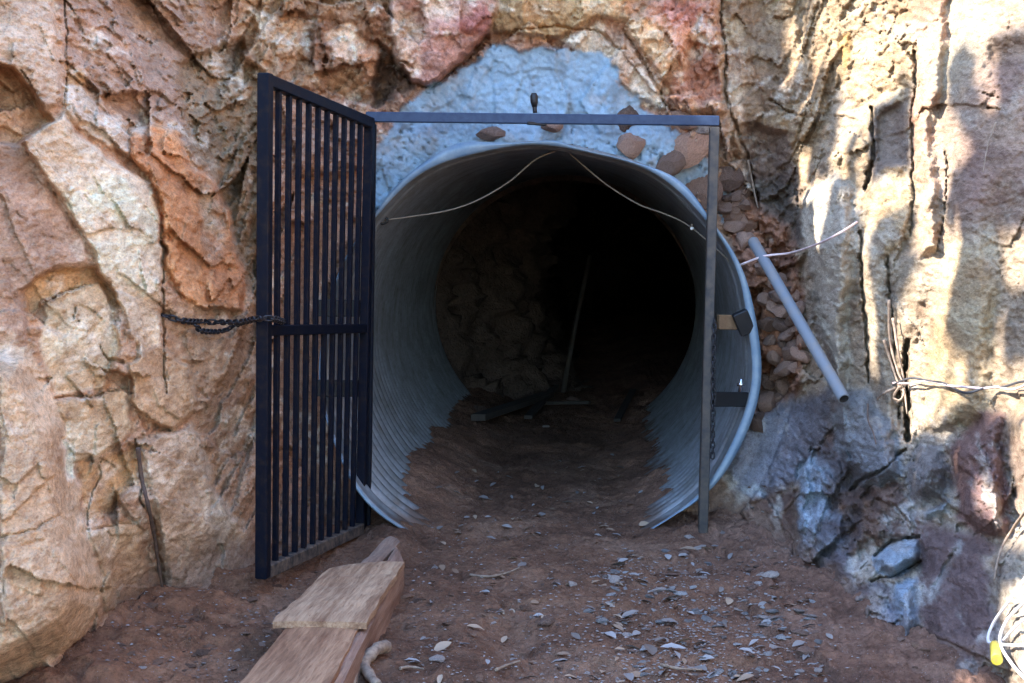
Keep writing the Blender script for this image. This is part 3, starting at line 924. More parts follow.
# dug tunnel beyond the pipe: bends to the right
ctr = [(0.44, 12.38, .86, 1.10), (0.50, 12.46, .9, 1.30), (1.08, 13.2, .95, 1.5), (1.70, 14.2, 1.0, 1.55), (1.86, 15.2, 1.0, 1.6), (1.95, 17, 1.0, 1.65), (2.0, 20, 1.0, 1.65), (2.0, 26, 1.0, 1.6), (2.0, 36, 1.0, 1.5), (2.0, 36.3, 1.0, .05)]
cs = spline([(a, b, c) for a, b, c, d in ctr], 16)
rr = [x.x for x in spline([(d, 0, 0) for a, b, c, d in ctr], 16)]
rr[0] = 1.085
vs = []
N2 = 260
for i, c in enumerate(cs):
    d = (cs[min(i + 1, len(cs) - 1)] - cs[max(i - 1, 0)]).normalized()
    s = Vector((1, 0, 0))
    for k in range(N2):
        th = 2 * math.pi * k / N2
        vs.append(c + (s * math.cos(th) + SZ * math.sin(th)) * rr[i])
va = np.array([tuple(v) for v in vs])
f1, e1, _ = facets(va * 2.6, 401, .8); f2, e2, _ = facets(va * 7, 402, .8)
dsp = 0.17 * f1 + 0.09 * f2 + 0.16 * fbm(va * 6, 3, 403)
for i, c in enumerate(cs):
    for k in range(N2):
        j = i * N2 + k
        d = Vector(vs[j]) - c
        kk = min(1, max(0, (i - 13) / 14))
        vs[j] = Vector(vs[j]) + d.normalized() * float(dsp[j]) * kk
fs = []
for i in range(len(cs) - 1):
    for k in range(N2):
        fs.append((i * N2 + k, (i + 1) * N2 + k, (i + 1) * N2 + (k + 1) % N2, i * N2 + (k + 1) % N2))
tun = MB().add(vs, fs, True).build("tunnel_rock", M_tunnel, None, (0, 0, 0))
tag(tun, kind="structure")

# ------------------------------------------------------------------ gate frame
YH = 7.56
fr = empty("gate_frame", P(704, 533, YH))
tag(fr, "slim dark steel door frame standing upright before the pipe mouth", "gate frame")
XA = Vector((1, 0, 0)); YA = Vector((0, 1, 0))
hl, hr = P(366, 117, YH), P(719, 121, YH)
MB().beam(hl, hr, 0.05, 0.05, YA).build("header", M_frame, fr)
pt, pb = P(714.5, 127, YH), P(702.5, 538, YH)
MB().beam(pt, pb, 0.048, 0.05, XA).build("latch_post", M_post, fr)
ht, hb = P(372, 124, YH + .06), P(366, 540, YH + .06)
MB().beam(ht, hb, 0.045, 0.045, XA).build("hinge_post", M_gate, fr)


def bracket(x0, x1, y, h, mat, parts):
    o = MB().beam(P(x0, y, YH + .03), P(x1, y + 0.5, YH + .09), h, 0.03, SZ).build("bracket", mat, fr)
    return o


bk = bracket(718, 744, 322, 0.075, M_rust, 0); bk["label"] = "rusty brown upper bracket of the frame"
MB().beam(P(739, 312, YH + .03), P(748, 333, YH + .05), 0.05, 0.08, YA).build("bracket_plate", M_black, bk, fr.location).location = (0, 0, 0)
bk = bracket(714, 748, 399, 0.075, M_black, 0); bk["label"] = "black lower bracket of the frame beside the hanging chain"
b2 = MB(); b2.tube([P(740, 392, YH + .02), P(741.5, 379, YH + .02)], 0.011, 10); b2.tube([P(741, 386, YH + .02), P(741, 383, YH + .02)], 0.02, 6)
b2.build("bolt", M_bolt, bk, fr.location)
bracket(316, 366, 308, 0.085, M_black, 0)
bracket(316, 366, 388, 0.085, M_black, 0)
eb = MB()
eb.tube(spline([P(535, 113, YH - .01), P(534.5, 106, YH - .01), P(533.5, 104, YH - .01)], 3), 0.011, 8)
eb.tube([P(534.5, 107, YH - .01), P(534.3, 102, YH - .01), P(534, 96, YH - .01), P(534, 93, YH - .01)], [0.013, 0.02, 0.02, 0.012], 10)
eb.build("bolt", M_black, fr)["label"] = "upright dark bolt standing on the header"
MB().beam(P(527, 123, YH - .02), P(546, 124.5, YH + .0), 0.03, 0.016, YA).build("tab", M_black, fr)

# ------------------------------------------------------------------ open gate leaf
YN = 6.13
ga = empty("barred_gate", P(363, 532, YH))
tag(ga, "open black steel gate leaf of vertical bars swung out on the left of the mouth", "gate")
T0, T1 = P(371, 118, YH - 0.01), P(263.5, 72.5, YN)
Bt0, Bt1 = P(362, 532, YH - 0.01), P(261, 579, YN)
lu = (T1 - T0).normalized(); lv = (T0 - Bt0).normalized(); ln = lu.cross(lv).normalized()


def leaf(u, v):
    return (T0 * (1 - u) + T1 * u) * v + (Bt0 * (1 - u) + Bt1 * u) * (1 - v)


SW = 0.052
MB().beam(leaf(1, 0) - lu * 0.02, leaf(1, 1) - lu * 0.02, SW, SW, lu).build("stile", M_gate, ga)
MB().beam(leaf(0, 0) + lu * 0.02, leaf(0, 1) + lu * 0.02, SW, 0.045, lu).build("stile", M_gate, ga)
lw_ = (T1 - T0).length
e = 0.047 / lw_
MB().beam(leaf(e, 1) - lv * 0.026, leaf(1 - e, 1) - lv * 0.026, 0.05, 0.045, lv).build("top_rail", M_gate, ga)
MB().beam(leaf(e, 0.497), leaf(1 - e, 0.497), 0.045, 0.04, lv).build("middle_rail", M_gate, ga)
br = MB().beam(leaf(e, 0) + lv * 0.024, leaf(1 - e, 0) + lv * 0.024, 0.055, 0.05, lv).build("bottom_rail", M_dusty, ga)
br["label"] = "bottom rail caked with brown dust"
vt = 0.051 / (T0 - Bt0).length
for k in range(10):
    u = e + (1 - 2 * e) * (k + 1) / 11.0 * 1.0
    for (a, b) in ((vt, 0.497 - 0.012), (0.497 + 0.012, 1 - vt)):
        pass
    MB().beam(leaf(u, vt) + ln * 0.0, leaf(u, 1 - vt), 0.025, 0.022, lu, 0.002).build("bar", M_gate, ga)
for v in (0.14, 0.5, 0.88):
    q = leaf(0, v) - lu * 0.018 + YA * 0.02
    MB().tube([q - lv * 0.05, q + lv * 0.05], 0.014, 10).build("hinge", M_black, ga)


# ------------------------------------------------------------------ chains
def link_mesh(name):
    mb = MB()
    pts_ = []
    for k in range(16):
        a = 2 * math.pi * k / 16
        x = 0.010 * math.cos(a); z = 0.010 * math.sin(a)
        z += 0.009 * (1 if z > 0 else -1) if abs(z) > 1e-6 else 0
        pts_.append((x, 0, z))
    mb.tube(pts_, 0.0042, 6, closed=True)
    return mb


proto_link = None


def chain(name, path, label, size=1.0):
    global proto_link
    o = empty(name, path[0]); tag(o, label, "chain")
    P_ = spline(path, 20)
    L = [0]
    for a, b in zip(P_, P_[1:]): L.append(L[-1] + (b - a).length)
    stp = 0.0285 * size
    s = 0; k = 0
    while s < L[-1]:
        j = max(i for i in range(len(L)) if L[i] <= s)
        j = min(j, len(P_) - 2)
        t = (s - L[j]) / max(L[j + 1] - L[j], 1e-9)
        p = P_[j].lerp(P_[j + 1], t); d = (P_[j + 1] - P_[j]).normalized()
        if proto_link is None:
            c = link_mesh("link").build("link", M_chain, o, (0, 0, 0)); proto_link = c
        else:
            c = proto_link.copy(); link(c, o)
        q = d.to_track_quat("Z", "Y").to_matrix().to_4x4() @ Matrix.Rotation(math.pi / 2 * (k % 2) + 0.4, 4, "Z")
        c.matrix_local = Matrix.Translation(p - Vector(o.location)) @ q @ Matrix.Scale(size, 4)
        s += stp; k += 1
    return o


g0 = leaf(1, 0.5) - lu * 0.0
chain("chain", [CLfit(166, 316, 3, .03), CLfit(185, 321, 3, .04), CLfit(210, 322, 3, .05), P(240, 322, 6.3), P(256, 319, 6.09), P(272, 318.5, 6.05), P(284, 322, 6.35)],
      "dark rusty chain tying the open barred gate to the left rock wall", 1.05)
chain("chain", [CLfit(196, 326, 3, .05), CLfit(203, 331, 3, .05), CLfit(222, 331, 3, .06), CLfit(236, 325, 3, .1), P(246, 321, 6.4)],
      "short loose loop of dark chain sagging below the taut chain on the left rock", 0.95)
chain("chain", [P(714.5, 322, YH - .035), P(713.5, 350, YH - .035), P(713, 400, YH - .035), P(712.5, 456, YH - .035)],
      "thin black chain hanging down beside the right frame post", 0.95)

# ------------------------------------------------------------------ timber on the ground
def plank(name, corners, z0, thick, mat_axis, label, c1, c2, tilt=(0, 0)):
    """corners: four picture points of the top face in order; z0 height of the top face at each corner"""
    top = [PG(x, y, z) for (x, y), z in zip(corners, z0)]
    nx, ny = 14, 4
    vs, fs = [], []
    def q(u, v, dz):
        p = (top[0] * (1 - u) + top[1] * u) * (1 - v) + (top[3] * (1 - u) + top[2] * u) * v
        r = 0.004 * math.sin(9 * u + 3 * v) + 0.002 * math.sin(31 * u + 5)
        e = 0.006 if (v in (0, 1)) else 0
        j = 0.003 * math.sin(13 * u * 2 + 7 * v) if v in (0, 1) else 0
        d = (top[3] - top[0]).normalized()
        return p + d * j + Vector((0, 0, r - e - dz))
    for lvl in (0, 1):
        for i in range(nx + 1):
            for j in range(ny + 1):
                vs.append(q(i / nx, j / ny, thick * lvl))
    S = (nx + 1) * (ny + 1)
    I = lambda i, j, l: l * S + i * (ny + 1) + j
    for i in range(nx):
        for j in range(ny):
            fs.append((I(i, j, 0), I(i + 1, j, 0), I(i + 1, j + 1, 0), I(i, j + 1, 0)))
            fs.append((I(i, j, 1), I(i, j + 1, 1), I(i + 1, j + 1, 1), I(i + 1, j, 1)))
        for j in (0, ny):
            f = (I(i, j, 0), I(i, j, 1), I(i + 1, j, 1), I(i + 1, j, 0))
            fs.append(f if j == 0 else f[::-1])
    for j in range(ny):
        for i in (0, nx):
            f = (I(i, j, 0), I(i, j + 1, 0), I(i, j + 1, 1), I(i, j, 1))
            fs.append(f if i == 0 else f[::-1])
    ax_ = (top[1] - top[0])
    o = MB().add(vs, fs).build(name, wood(name + " wood", c1, c2, (ax_.x, ax_.y)))
    tag(o, label, "plank" if name == "plank" else "timber")
    return o


# thick balks underneath, boards on top
plank("timber_beam", [(396, 545), (292, 720), (322, 720), (404, 562)], (.13, .10, .10, .13), .14, 0, "thick squared timber lying under the boards along the open gate", (0.26, 0.15, 0.10), (0.33, 0.21, 0.15))
plank("timber_beam", [(388, 535), (352, 570), (374, 570), (400, 540)], (.12, .12, .12, .12), .12, 0, "short rounded balk end poking out behind the upper board", (0.22, 0.15, 0.11), (0.33, 0.23, 0.17))
plank("plank", [(330, 566), (272, 620), (366, 620), (404, 560)], (.16, .16, .16, .16), .024, 0, "wide weathered board topmost of the timbers by the gate foot", (0.22, 0.12, 0.065), (0.46, 0.31, 0.19))
plank("plank", [(300, 612), (190, 735), (305, 735), (362, 618)], (.132, .132, .132, .132), .028, 0, "lower reddish board running out of the bottom edge under the topmost board", (0.21, 0.105, 0.052), (0.41, 0.24, 0.135))
plank("plank", [(364, 616), (302, 720), (320, 720), (374, 616)], (.115, .10, .10, .115), .04, 0, "narrow rough batten on the right edge of the lower board", (0.27, 0.16, 0.11), (0.36, 0.24, 0.17))

def stick(name, path, rad, label, mat, cat="branch", parent_parts=None):
    mb = MB()
    for pth, r in ([(path, rad)] + (parent_parts or [])):
        sp = spline(pth, 6)
        n = len(sp)
        rs_ = [r[0] + (r[1] - r[0]) * i / (n - 1) + 0.12 * r[0] * math.sin(i * 1.7) for i in range(n)]
        mb.tube(sp, rs_, 8)
    o = mb.build(name, mat); tag(o, label, cat)
    return o


stick("branch", [GP(386, 650, .03), GP(376, 660, .035), GP(364, 668, .03), GP(367, 678, .025), GP(378, 692, .02)], (.024, .017), "crooked forked dry branch lying beside the timbers", M_root,
      "branch", [([GP(364, 668, .03), GP(355, 674, .03), GP(352, 694, .02)], (.018, .012))])

# ------------------------------------------------------------------ leaning grey pipe
gp0, gp1 = CLfit(753, 241, 2, .05), CLfit(844, 399, 4, .10)
gp0 = P(753, 241, 7.75); gp1 = P(844, 399, float(CLfit(844, 404, 4).y) - .06)
o = empty("drain_pipe", gp1); tag(o, "long pale grey plastic pipe leaning against the rock right of the pipe mouth", "pipe")
d = (gp1 - gp0).normalized()
def lathe(p, d, prof, seg=24):
    a = d.cross(Vector((0, 0, 1))).normalized(); c = d.cross(a)
    vs, fs = [], []
    for t, r in prof:
        for k in range(seg):
            th = 2 * math.pi * k / seg
            vs.append(p + d * t + (a * math.cos(th) + c * math.sin(th)) * r)
    for i in range(len(prof) - 1):
        for k in range(seg):
            fs.append((i * seg + k, i * seg + (k + 1) % seg, (i + 1) * seg + (k + 1) % seg, (i + 1) * seg + k))
    return MB().add(vs, fs, True)


gl = (gp1 - gp0).length
lathe(gp0, d, [(0, .022), (0, .027), (.004, .0285), (gl * .5, .0285), (gl - .003, .0285), (gl, .027), (gl, .022)]).build("tube", M_pvc, o)
lathe(gp0, d, [(gl + .0, .0218), (gl - .05, .0216), (gl - .25, .0216), (gl - .25, .001)]).build("bore", M_inside, o)

# ------------------------------------------------------------------ wires and lamps
def wire(name, path, r, label, mat, n=10, cat="wire"):
    o = MB().tube(spline(path, n), r, 6).build(name, mat)
    return tag(o, label, cat)


def on_pipe(px, py, inset=0.012):
    """point on the inner wall of the steel pipe seen at a picture point"""
    a, b = ray(px, py)
    lo, hi = 7.5, 12.4
    for _ in range(50):
        m = (lo + hi) / 2
        q = Vector((float(a) * m, m, CAMZ + float(b) * m))
        v = q - MOUTH; t = v.dot(AX); rad = (v - AX * t).length
        if rad < PR - inset and True: lo = m
        else: hi = m
    return Vector((float(a) * lo, lo, CAMZ + float(b) * lo))


wy0 = on_pipe(385, 220).y
wire("wire", [P(384, 220, 7.92), P(415, 216, 7.95), P(450, 210, 7.98), P(480, 199, 8.0), P(510, 181, 8.0), P(535, 160, 8.0), P(556, 151, 7.98), P(566, 150, 7.98)], .0042,
     "thin pale wire sagging from the left pipe wall up to the arch", M_wire)
wire("wire", [P(566, 150, 7.98), P(585, 167, 8.0), P(610, 187, 8.0), P(640, 205, 7.98), P(665, 214, 7.95), P(692, 228, 7.9), P(735, 266, 7.7)], .0042,
     "thin pale wire sagging from the arch down to the right pipe wall", M_wire)
wire("wire", [P(733, 268, 7.7), P(745, 263, 7.66), P(765, 256, 7.6), P(790, 253, min(7.5, CLfit(790, 253, 4).y - .04)), P(815, 245, CLfit(815, 245, 5).y - .05), P(838, 234, CLfit(838, 234, 5).y - .05), P(857, 222, CLfit(857, 222, 3).y - .03)], .006,
     "wire coloured sunlit pink stretched from the pipe rim across to the right rock", M_wirepink)  # same wire carried on, the pink of the sunlight put into its colour
hk = MB().tube(spline([P(378, 221, 7.9), P(384, 217, 7.9), P(388, 221, 7.9), P(382, 224, 7.9), P(379, 218, 7.9)], 4), .006, 6).build("hook", M_black)
tag(hk, "small dark hook on the left pipe wall holding the wire end", "hook")
for (px, py, Y, lab) in ((566, 151, 7.97, "tiny white lamp clipped at the crown of the pipe where the wires meet"), (692, 228.5, 7.88, "tiny white lamp on the wire at the upper right inside the pipe")):
    q = P(px, py, Y)
    o = empty("lamp", q); tag(o, lab, "lamp")
    mb = MB(); n = 8
    mb.tube([q + Vector((0, 0, 0.009 * math.cos(a))) for a in np.linspace(0.1, 3.04, 9)], [0.0115 * math.sin(a) for a in np.linspace(0.1, 3.04, 9)], 12)
    mb.build("bulb", M_bulb, o)
    MB().tube([q + Vector((0, 0, .008)), q + Vector((0, 0, .024))], .007, 10).build("socket", M_wire, o)

tw = [CLfit(893, 384, 3, .05), CLfit(915, 382, 3, .06), CLfit(940, 383, 3, .06), CLfit(965, 388, 3, .06), CLfit(990, 387, 3, .06), CLfit(1010, 389, 3, .08), CLfit(1034, 381, 3, .1)]
tp = spline(tw, 14)
mbs = []
for ph, mt, lb in ((0, M_wirepink, "pale strand of the twisted wire pair running across the sunny right rock"), (math.pi, M_wiredark, "dark strand of the twisted wire pair running across the sunny right rock")):
    q = [p + Vector((0,   .004 * math.sin(i * .3 + ph), .004 * math.cos(i * .3 + ph) + (.014 * math.sin(i * .11) if ph else 0))) for i, p in enumerate(tp)]
    tag(MB().tube(q, .005, 6).build("wire", mt), lb, "wire")

# dry roots dangling by the crack on the right
rt = []
for (a, b, c, d_) in (((889, 300), (890, 340), (898, 372), (906, 386)), ((893, 318), (898, 350), (903, 376), (907, 414)), ((884, 340), (891, 362), (897, 380), (904, 392)), ((896, 388), (886, 392), (880, 396), (877, 400)), ((900, 386), (894, 396), (898, 402), (904, 396)), ((898, 384), (904, 392), (900, 400), (893, 398))):
    rt.append(([CLfit(*x, 3, .04) for x in (a, b, c, d_)], (.007, .003)))
stick("root", rt[0][0], rt[0][1], "tangle of pale dry roots hanging beside the dark crack on the right", M_root, "roots", rt[1:])
stick("root", [CLfit(868, 404, 2, .02), CLfit(868, 420, 2, .02), CLfit(873, 432, 2, .02), CLfit(876, 444, 2, .02)], (.004, .003), "short reddish rootlet on the bluish rock below the grey pipe", M_rootdark, "root")
stick("root", [CLfit(138, 448, 3, .03), CLfit(142, 480, 3, .03), CLfit(148, 505, 3, .04), CLfit(155, 540, 3, .04), CLfit(160, 575, 3, .03), CLfit(166, 606, 3, .03)], (.009, .006), "dark root running down the joint in the lower left rock", M_rootdark, "root")
stick("root", [CLfit(996, 122, 2, .02), CLfit(988, 145, 2, .02), CLfit(983, 172, 2, .02)], (.003, .002), "thin pale rootlet on the shaded upper right rock", M_root, "root")
stick("root", [CLfit(748, 160, 2, .03), CLfit(754, 190, 2, .03), CLfit(758, 208, 2, .03)], (.006, .004), "pale stem hanging right of the frame corner", M_root, "root")
stick("branch", [CLfit(1030, 505, 3, .06), CLfit(1012, 530, 3, .06), CLfit(1000, 552, 3, .05), CLfit(994, 580, 3, .04)], (.006, .004), "thin bare twig bending down the lower right rock", M_root)
stick("branch", [P(800, 372, 7.7), P(815, 352, 7.6), P(830, 338, 7.4)], (.008, .004), "bare twig across the rubble behind the grey pipe", M_rootdark)

# white cable bundle at the lower right
cb = empty("cable_bundle", CL(1006, 655, .05)); tag(cb, "loops of white cable with yellow tape at the lower right corner", "cable")
for pth in ([(1036, 560), (1016, 592), (994, 622), (988, 640), (998, 644), (1030, 646)], [(1036, 590), (1022, 604), (1006, 622), (1000, 642), (1012, 664), (1036, 690)], [(1036, 612), (1018, 624), (1004, 640)]):
    MB().tube(spline([CLfit(x, y, 3, .07) for x, y in pth], 10), .0052, 8).build("cable", M_white, cb)
MB().tube([CLfit(995, 645, 3, .07), CLfit(997, 660, 3, .07)], [.017, .019], 10).build("tape", M_yellow, cb)

# things lying far inside
pole = MB().tube([PG(563, 392, .05), P(576, 322, 14.2), P(590, 256, 14.4)], .022, 8).build("pole", M_pole); tag(pole, "thin pole leaning upright in the dark of the tunnel", "pole")
for (a, b, r, lab) in (((478, 424), (548, 398), .05, "long board lying at the left of the dark tunnel floor"), ((528, 419), (556, 392), .03, "thin batten lying across the tunnel floor"), ((545, 407), (590, 408), .03, "batten lying level on the tunnel floor"), ((617, 425), (633, 396), .025, "right hand batten lying on the tunnel floor")):
    p, q = GP(*a, .04), GP(*b, .06)
    tag(MB().beam(p, q, r * 2.2, r, Vector((1, 0.2, 0))).build("board", M_pole), lab, "board")


# ------------------------------------------------------------------ loose stones
def stone_mesh(name, seed, mat, flat=0.6, sub=3):
    import bmesh
    bm = bmesh.new(); bmesh.ops.create_icosphere(bm, subdivisions=sub, radius=1)
    v = np.array([x.co[:] for x in bm.verts])
    r_ = np.random.default_rng(seed)
    for _ in range(13):                                    # knock flat faces off
        n = r_.normal(size=3); n /= np.linalg.norm(n)
        h = r_.uniform(.56, .86)
        d = v @ n
        v = v - np.maximum(d - h, 0)[:, None] * n * 0.98
    v = v * (1 + 0.06 * fbm(v * 2.6 + seed, 3, seed))[:, None]
    v[:, 2] *= flat; v[:, 0] *= r_.uniform(.8, 1.25)
    for x, c in zip(bm.verts, v): x.co = c
    me = bpy.data.meshes.new(name); bm.to_mesh(me); bm.free()
    me.materials.append(mat)
    return me


ST = {k: [stone_mesh("stone", i + s, m, f) for i in range(5)] for k, s, m, f in (("rubble", 20, M_rubble, .75), ("brown", 40, M_brownstone, .6), ("pale", 60, M_palestone, .5), ("blue", 80, M_bluestone, .5), ("soil", 110, M_clod, .7))}


def put_stone(kind, loc, size, label, group=None, rot=None, sc=(1, 1, 1), name="stone", cat="stone"):
    o = bpy.data.objects.new(name, random.choice(ST[kind]))
    o.location = loc
    o.scale = [size * s for s in sc]
    o.rotation_euler = rot if rot else (random.uniform(-.3, .3), random.uniform(-.3, .3), random.uniform(0, 6.28))
    link(o); tag(o, label, cat, group)
    return o


# rubble packed into the gap at the right of the mouth
GAP = [(738, 216), (752, 236), (772, 262), (806, 300), (806, 350), (786, 392), (760, 428), (752, 430), (770, 360), (764, 310), (750, 262)]
GAP2 = [(716, 190), (744, 196), (756, 236), (742, 250), (724, 222)]
placed = []
tries = 0
while tries < 5000 and len(placed) < 95:
    tries += 1
    px, py = random.uniform(715, 808), random.uniform(185, 432)
    if max(float(poly_sdf(np.array([px]), np.array([py]), GAP)[0]), float(poly_sdf(np.array([px]), np.array([py]), GAP2)[0])) < 2: continue
    rp = random.uniform(5, 11)
    if any(math.hypot(px - a, py - b) < (rp + c) * .68 for a, b, c in placed): continue
    if math.hypot(px - 537, py - 352) < 226 + rp * .6: continue
    placed.append((px, py, rp))
    q = CL(px, py, 0.035)
    put_stone(random.choice(["rubble", "rubble", "rubble", "brown"]), q, rp / F * q.y * 1.35, "reddish brown rubble stone packed into the gap between pipe rim and right rock", "rubble packed beside the pipe mouth", (random.uniform(-.9, .9), random.uniform(-.9, .9), random.uniform(0, 6)), name="rubble_stone", cat="rubble stone")

# bigger stones bedded in the mortar
for (px, py, w, h, ang, kind, lab) in (
    (628, 118, 15, 12, 0, "brown", "ochre brown stone bedded in mortar above the frame header"),
    (630, 144, 11, 11, 0, "rubble", "brown stone bedded in mortar just under the frame header"),
    (494, 133, 19, 7, 0, "brown", "flat greyish stone wedged on the crown of the pipe under the header"),
    (554, 126, 10, 5, 0, "rubble", "small brown stone wedged over the pipe crown near the upright bolt"),
    (676, 160, 9, 20, 50, "brown", "long slanting brown stone bedded along the upper right of the pipe rim"),
    (692, 150, 15, 18, 40, "rubble", "broad purplish stone bedded in mortar left of the frame corner"),
    (704, 190, 13, 13, 0, "rubble", "blocky red brown stone beside the upper latch post"),
    (728, 176, 13, 12, 0, "brown", "brown stone right of the latch post in the mortar edge"),
    (732, 212, 14, 13, 20, "rubble", "reddish stone below the mortar at the right of the post"),
    (742, 190, 9, 8, 0, "brown", "small brown stone at the outer edge of the mortar"),
    (700, 128, 16, 6, 10, "pale", "pale flat stone behind the frame corner"),
    (686, 120, 14, 7, 20, "rubble", "dark stone tucked behind the right end of the header")):
    q = CL(px, py, 0.012)
    k = q.y / F * 1.25
    put_stone(kind, q, 1.0, lab, "stones bedded around the pipe arch", (0.15, math.radians(ang), 0.1), (w * k, 0.05, h * k / .6))

# stones and chips on the track
big = [(546, 619, 15, "brown", "largest rounded brown stone in the middle of the track"), (573, 585, 7, "pale", "grey stone left of two on the track before the pipe"), (556, 583, 7, "brown", "brown stone on the track before the pipe mouth"),
       (437, 659, 9, "pale", "pale stone lying low at the bottom of the track"), (612, 582, 10, "pale", "grey stone at the middle right of the track"), (649, 597, 7, "blue", "bluish white stone right of the middle of the track"),
       (631, 551, 5, "blue", "small bluish stone before the foot of the latch post"), (666, 552, 7, "blue", "blue grey stone before the latch post foot"), (690, 537, 7, "pale", "pale stone right at the latch post foot"),
       (588, 612, 8, "blue", "blue grey chip in the centre of the track"), (602, 621, 9, "blue", "flat bluish chip below the centre of the track"), (757, 634, 9, "blue", "turquoise grey chip on the scree at the right"),
       (800, 634, 10, "brown", "brown stone at the foot of the right outcrop"), (776, 563, 6, "pale", "pale pebble cluster stone by the right outcrop"), (700, 578, 8, "pale", "pale chip below the latch post"), (806, 648, 14, "brown", "broad brown stone under the right outcrop"),
       (480, 413, 11, "brown", "angular brown rock on the left of the tunnel floor"), (546, 427, 5, "pale", "pale stone on the dark tunnel floor"), (575, 398, 10, "brown", "dark rock in the depth of the tunnel")]
for (px, py, rp, kind, lab) in big:
    q = GP(px, py)
    put_stone(kind, q + Vector((0, 0, .003)), rp / F * q.y, lab, None, sc=(1, .9, .8))

def track_pt(xr, yr):
    return random.uniform(*xr), random.uniform(*yr)


ZONES = [  # polygon, count, kinds, label, group, size px
 ([(590, 570), (700, 540), (780, 560), (830, 610), (820, 683), (640, 683), (600, 620)], 240, ["blue", "pale", "blue", "brown"], "blue grey flat rock chip of the scree on the right side of the track", "rock chips on the right of the track", (2.4, 9.0)),
 ([(400, 585), (570, 580), (600, 683), (395, 683)], 60, ["soil"], "lump of red brown earth on the near part of the track", "earth lumps on the near track", (3, 10)),
 ([(95, 650), (150, 612), (262, 588), (300, 580), (262, 640), (225, 683), (100, 683)], 60, ["soil"], "lump of ochre earth at the foot of the left rock", "earth lumps by the left rock", (3, 11)),
 ([(720, 520), (800, 545), (860, 620), (990, 660), (990, 683), (840, 683), (800, 610), (720, 560)], 60, ["soil", "soil", "brown"], "lump of brown earth on the dirt bank at the right", "earth lumps on the right bank", (2.5, 8)),
 ([(690, 600), (780, 590), (835, 640), (830, 683), (690, 683)], 45, ["blue", "pale", "blue"], "larger blue grey rock chip heaped at the foot of the right outcrop", "rock chips heaped under the right outcrop", (4.0, 9.5)),
 ([(420, 560), (620, 555), (620, 683), (400, 683)], 70, ["brown", "pale", "brown"], "small brown or grey pebble lying on the trodden track", "pebbles on the track", (1.8, 5)),
 ([(100, 640), (160, 612), (262, 590), (330, 556), (300, 600), (240, 660), (200, 683), (110, 683)], 40, ["brown", "brown", "pale"], "brown pebble on the dirt between left rock and timbers", "pebbles by the left rock", (2, 5)),
 ([(740, 470), (800, 500), (800, 570), (720, 560), (716, 520)], 24, ["brown", "pale"], "pebble on the dirt bank right of the latch post", "pebbles on the right bank", (1.6, 4)),
]
for (poly, cnt, kinds, lab, grp, sr) in ZONES:
    a = np.array(poly); n = 0; t_ = 0
    while n < cnt and t_ < 6000:
        t_ += 1
        px, py = random.uniform(a[:, 0].min(), a[:, 0].max()), random.uniform(a[:, 1].min(), a[:, 1].max())
        if float(poly_sdf(np.array([px]), np.array([py]), poly)[0]) < 0: continue
        q = GP(px, py)
        c = CL(px, py)
        if c.y < q.y: q = CL(px, py, .005)
        rp = sr[0] + (sr[1] - sr[0]) * random.random() ** 2.2
        put_stone(random.choice(kinds), q + Vector((0, 0, rp / F * q.y * (random.uniform(-.25, .12) - (.15 if 'soil' in kinds else 0)))), rp / F * q.y, lab, grp, sc=(random.uniform(.8, 1.5), random.uniform(.7, 1.1), random.uniform(.35, .7)), name="rock_chip" if "chip" in lab else ("earth_lump" if "earth" in lab else "pebble"), cat="rock chip" if "chip" in lab else ("earth lump" if "earth" in lab else "pebble"))
        n += 1

# dry leaves
def leaf_mesh(seed):
    r_ = random.Random(seed)
    n = 7; vs, fs = [], []
    for i in range(n + 1):
        t = i / n
        w = 0.42 * math.sin(math.pi * t) ** 0.8 * (1 - .25 * t) + 0.015
        zc = 0.22 * math.sin(t * 2.6 + r_.uniform(-.4, .4)) * r_.uniform(.5, 1.2)
        for s in (-1, 0, 1):
            vs.append((t * 2 - 1, s * w, zc * .5 + (.22 * abs(s) * w * 2 + .02 * r_.random())))
    for i in range(n):
        for j in (0, 1):
            fs.append((i * 3 + j, (i + 1) * 3 + j, (i + 1) * 3 + j + 1, i * 3 + j + 1))
    me = bpy.data.meshes.new("leaf"); me.from_pydata(vs, [], fs)
    me.polygons.foreach_set("use_smooth", [True] * len(fs))
    return me


def leaf_mat(name, c1, c2):
    m, nt, b = mat_new(name)
    oi = nt.nodes.new("ShaderNodeObjectInfo")
    nt.links.new(ramp(nt, oi.outputs["Random"], [(0.0, c1), (1.0, c2)]), b.inputs["Base Color"])
    b.inputs["Roughness"].default_value = 0.65
    return m


M_leafg = leaf_mat("grey dry leaf", (0.12, 0.095, 0.08), (0.30, 0.29, 0.285))
M_leafb = leaf_mat("brown dry leaf", (0.17, 0.10, 0.06), (0.36, 0.27, 0.19))
LG = [leaf_mesh(i) for i in range(4)]; LB = [leaf_mesh(i + 9) for i in range(4)]
for m_ in LG: m_.materials.append(M_leafg)
for m_ in LB: m_.materials.append(M_leafb)
LZ = [([(600, 560), (720, 545), (790, 600), (830, 640), (820, 683), (620, 683)], 110, .75, "curled grey dry leaf lying among the chips on the right of the track", "dry leaves on the right of the track"),
      ([(440, 545), (620, 540), (640, 600), (600, 683), (400, 683), (430, 600)], 70, .5, "curled dry leaf lying on the middle of the track", "dry leaves on the middle of the track"),
      ([(440, 470), (640, 450), (650, 540), (420, 545)], 75, .6, "small dry leaf on the dim soil floor inside the pipe", "dry leaves on the floor of the pipe")]
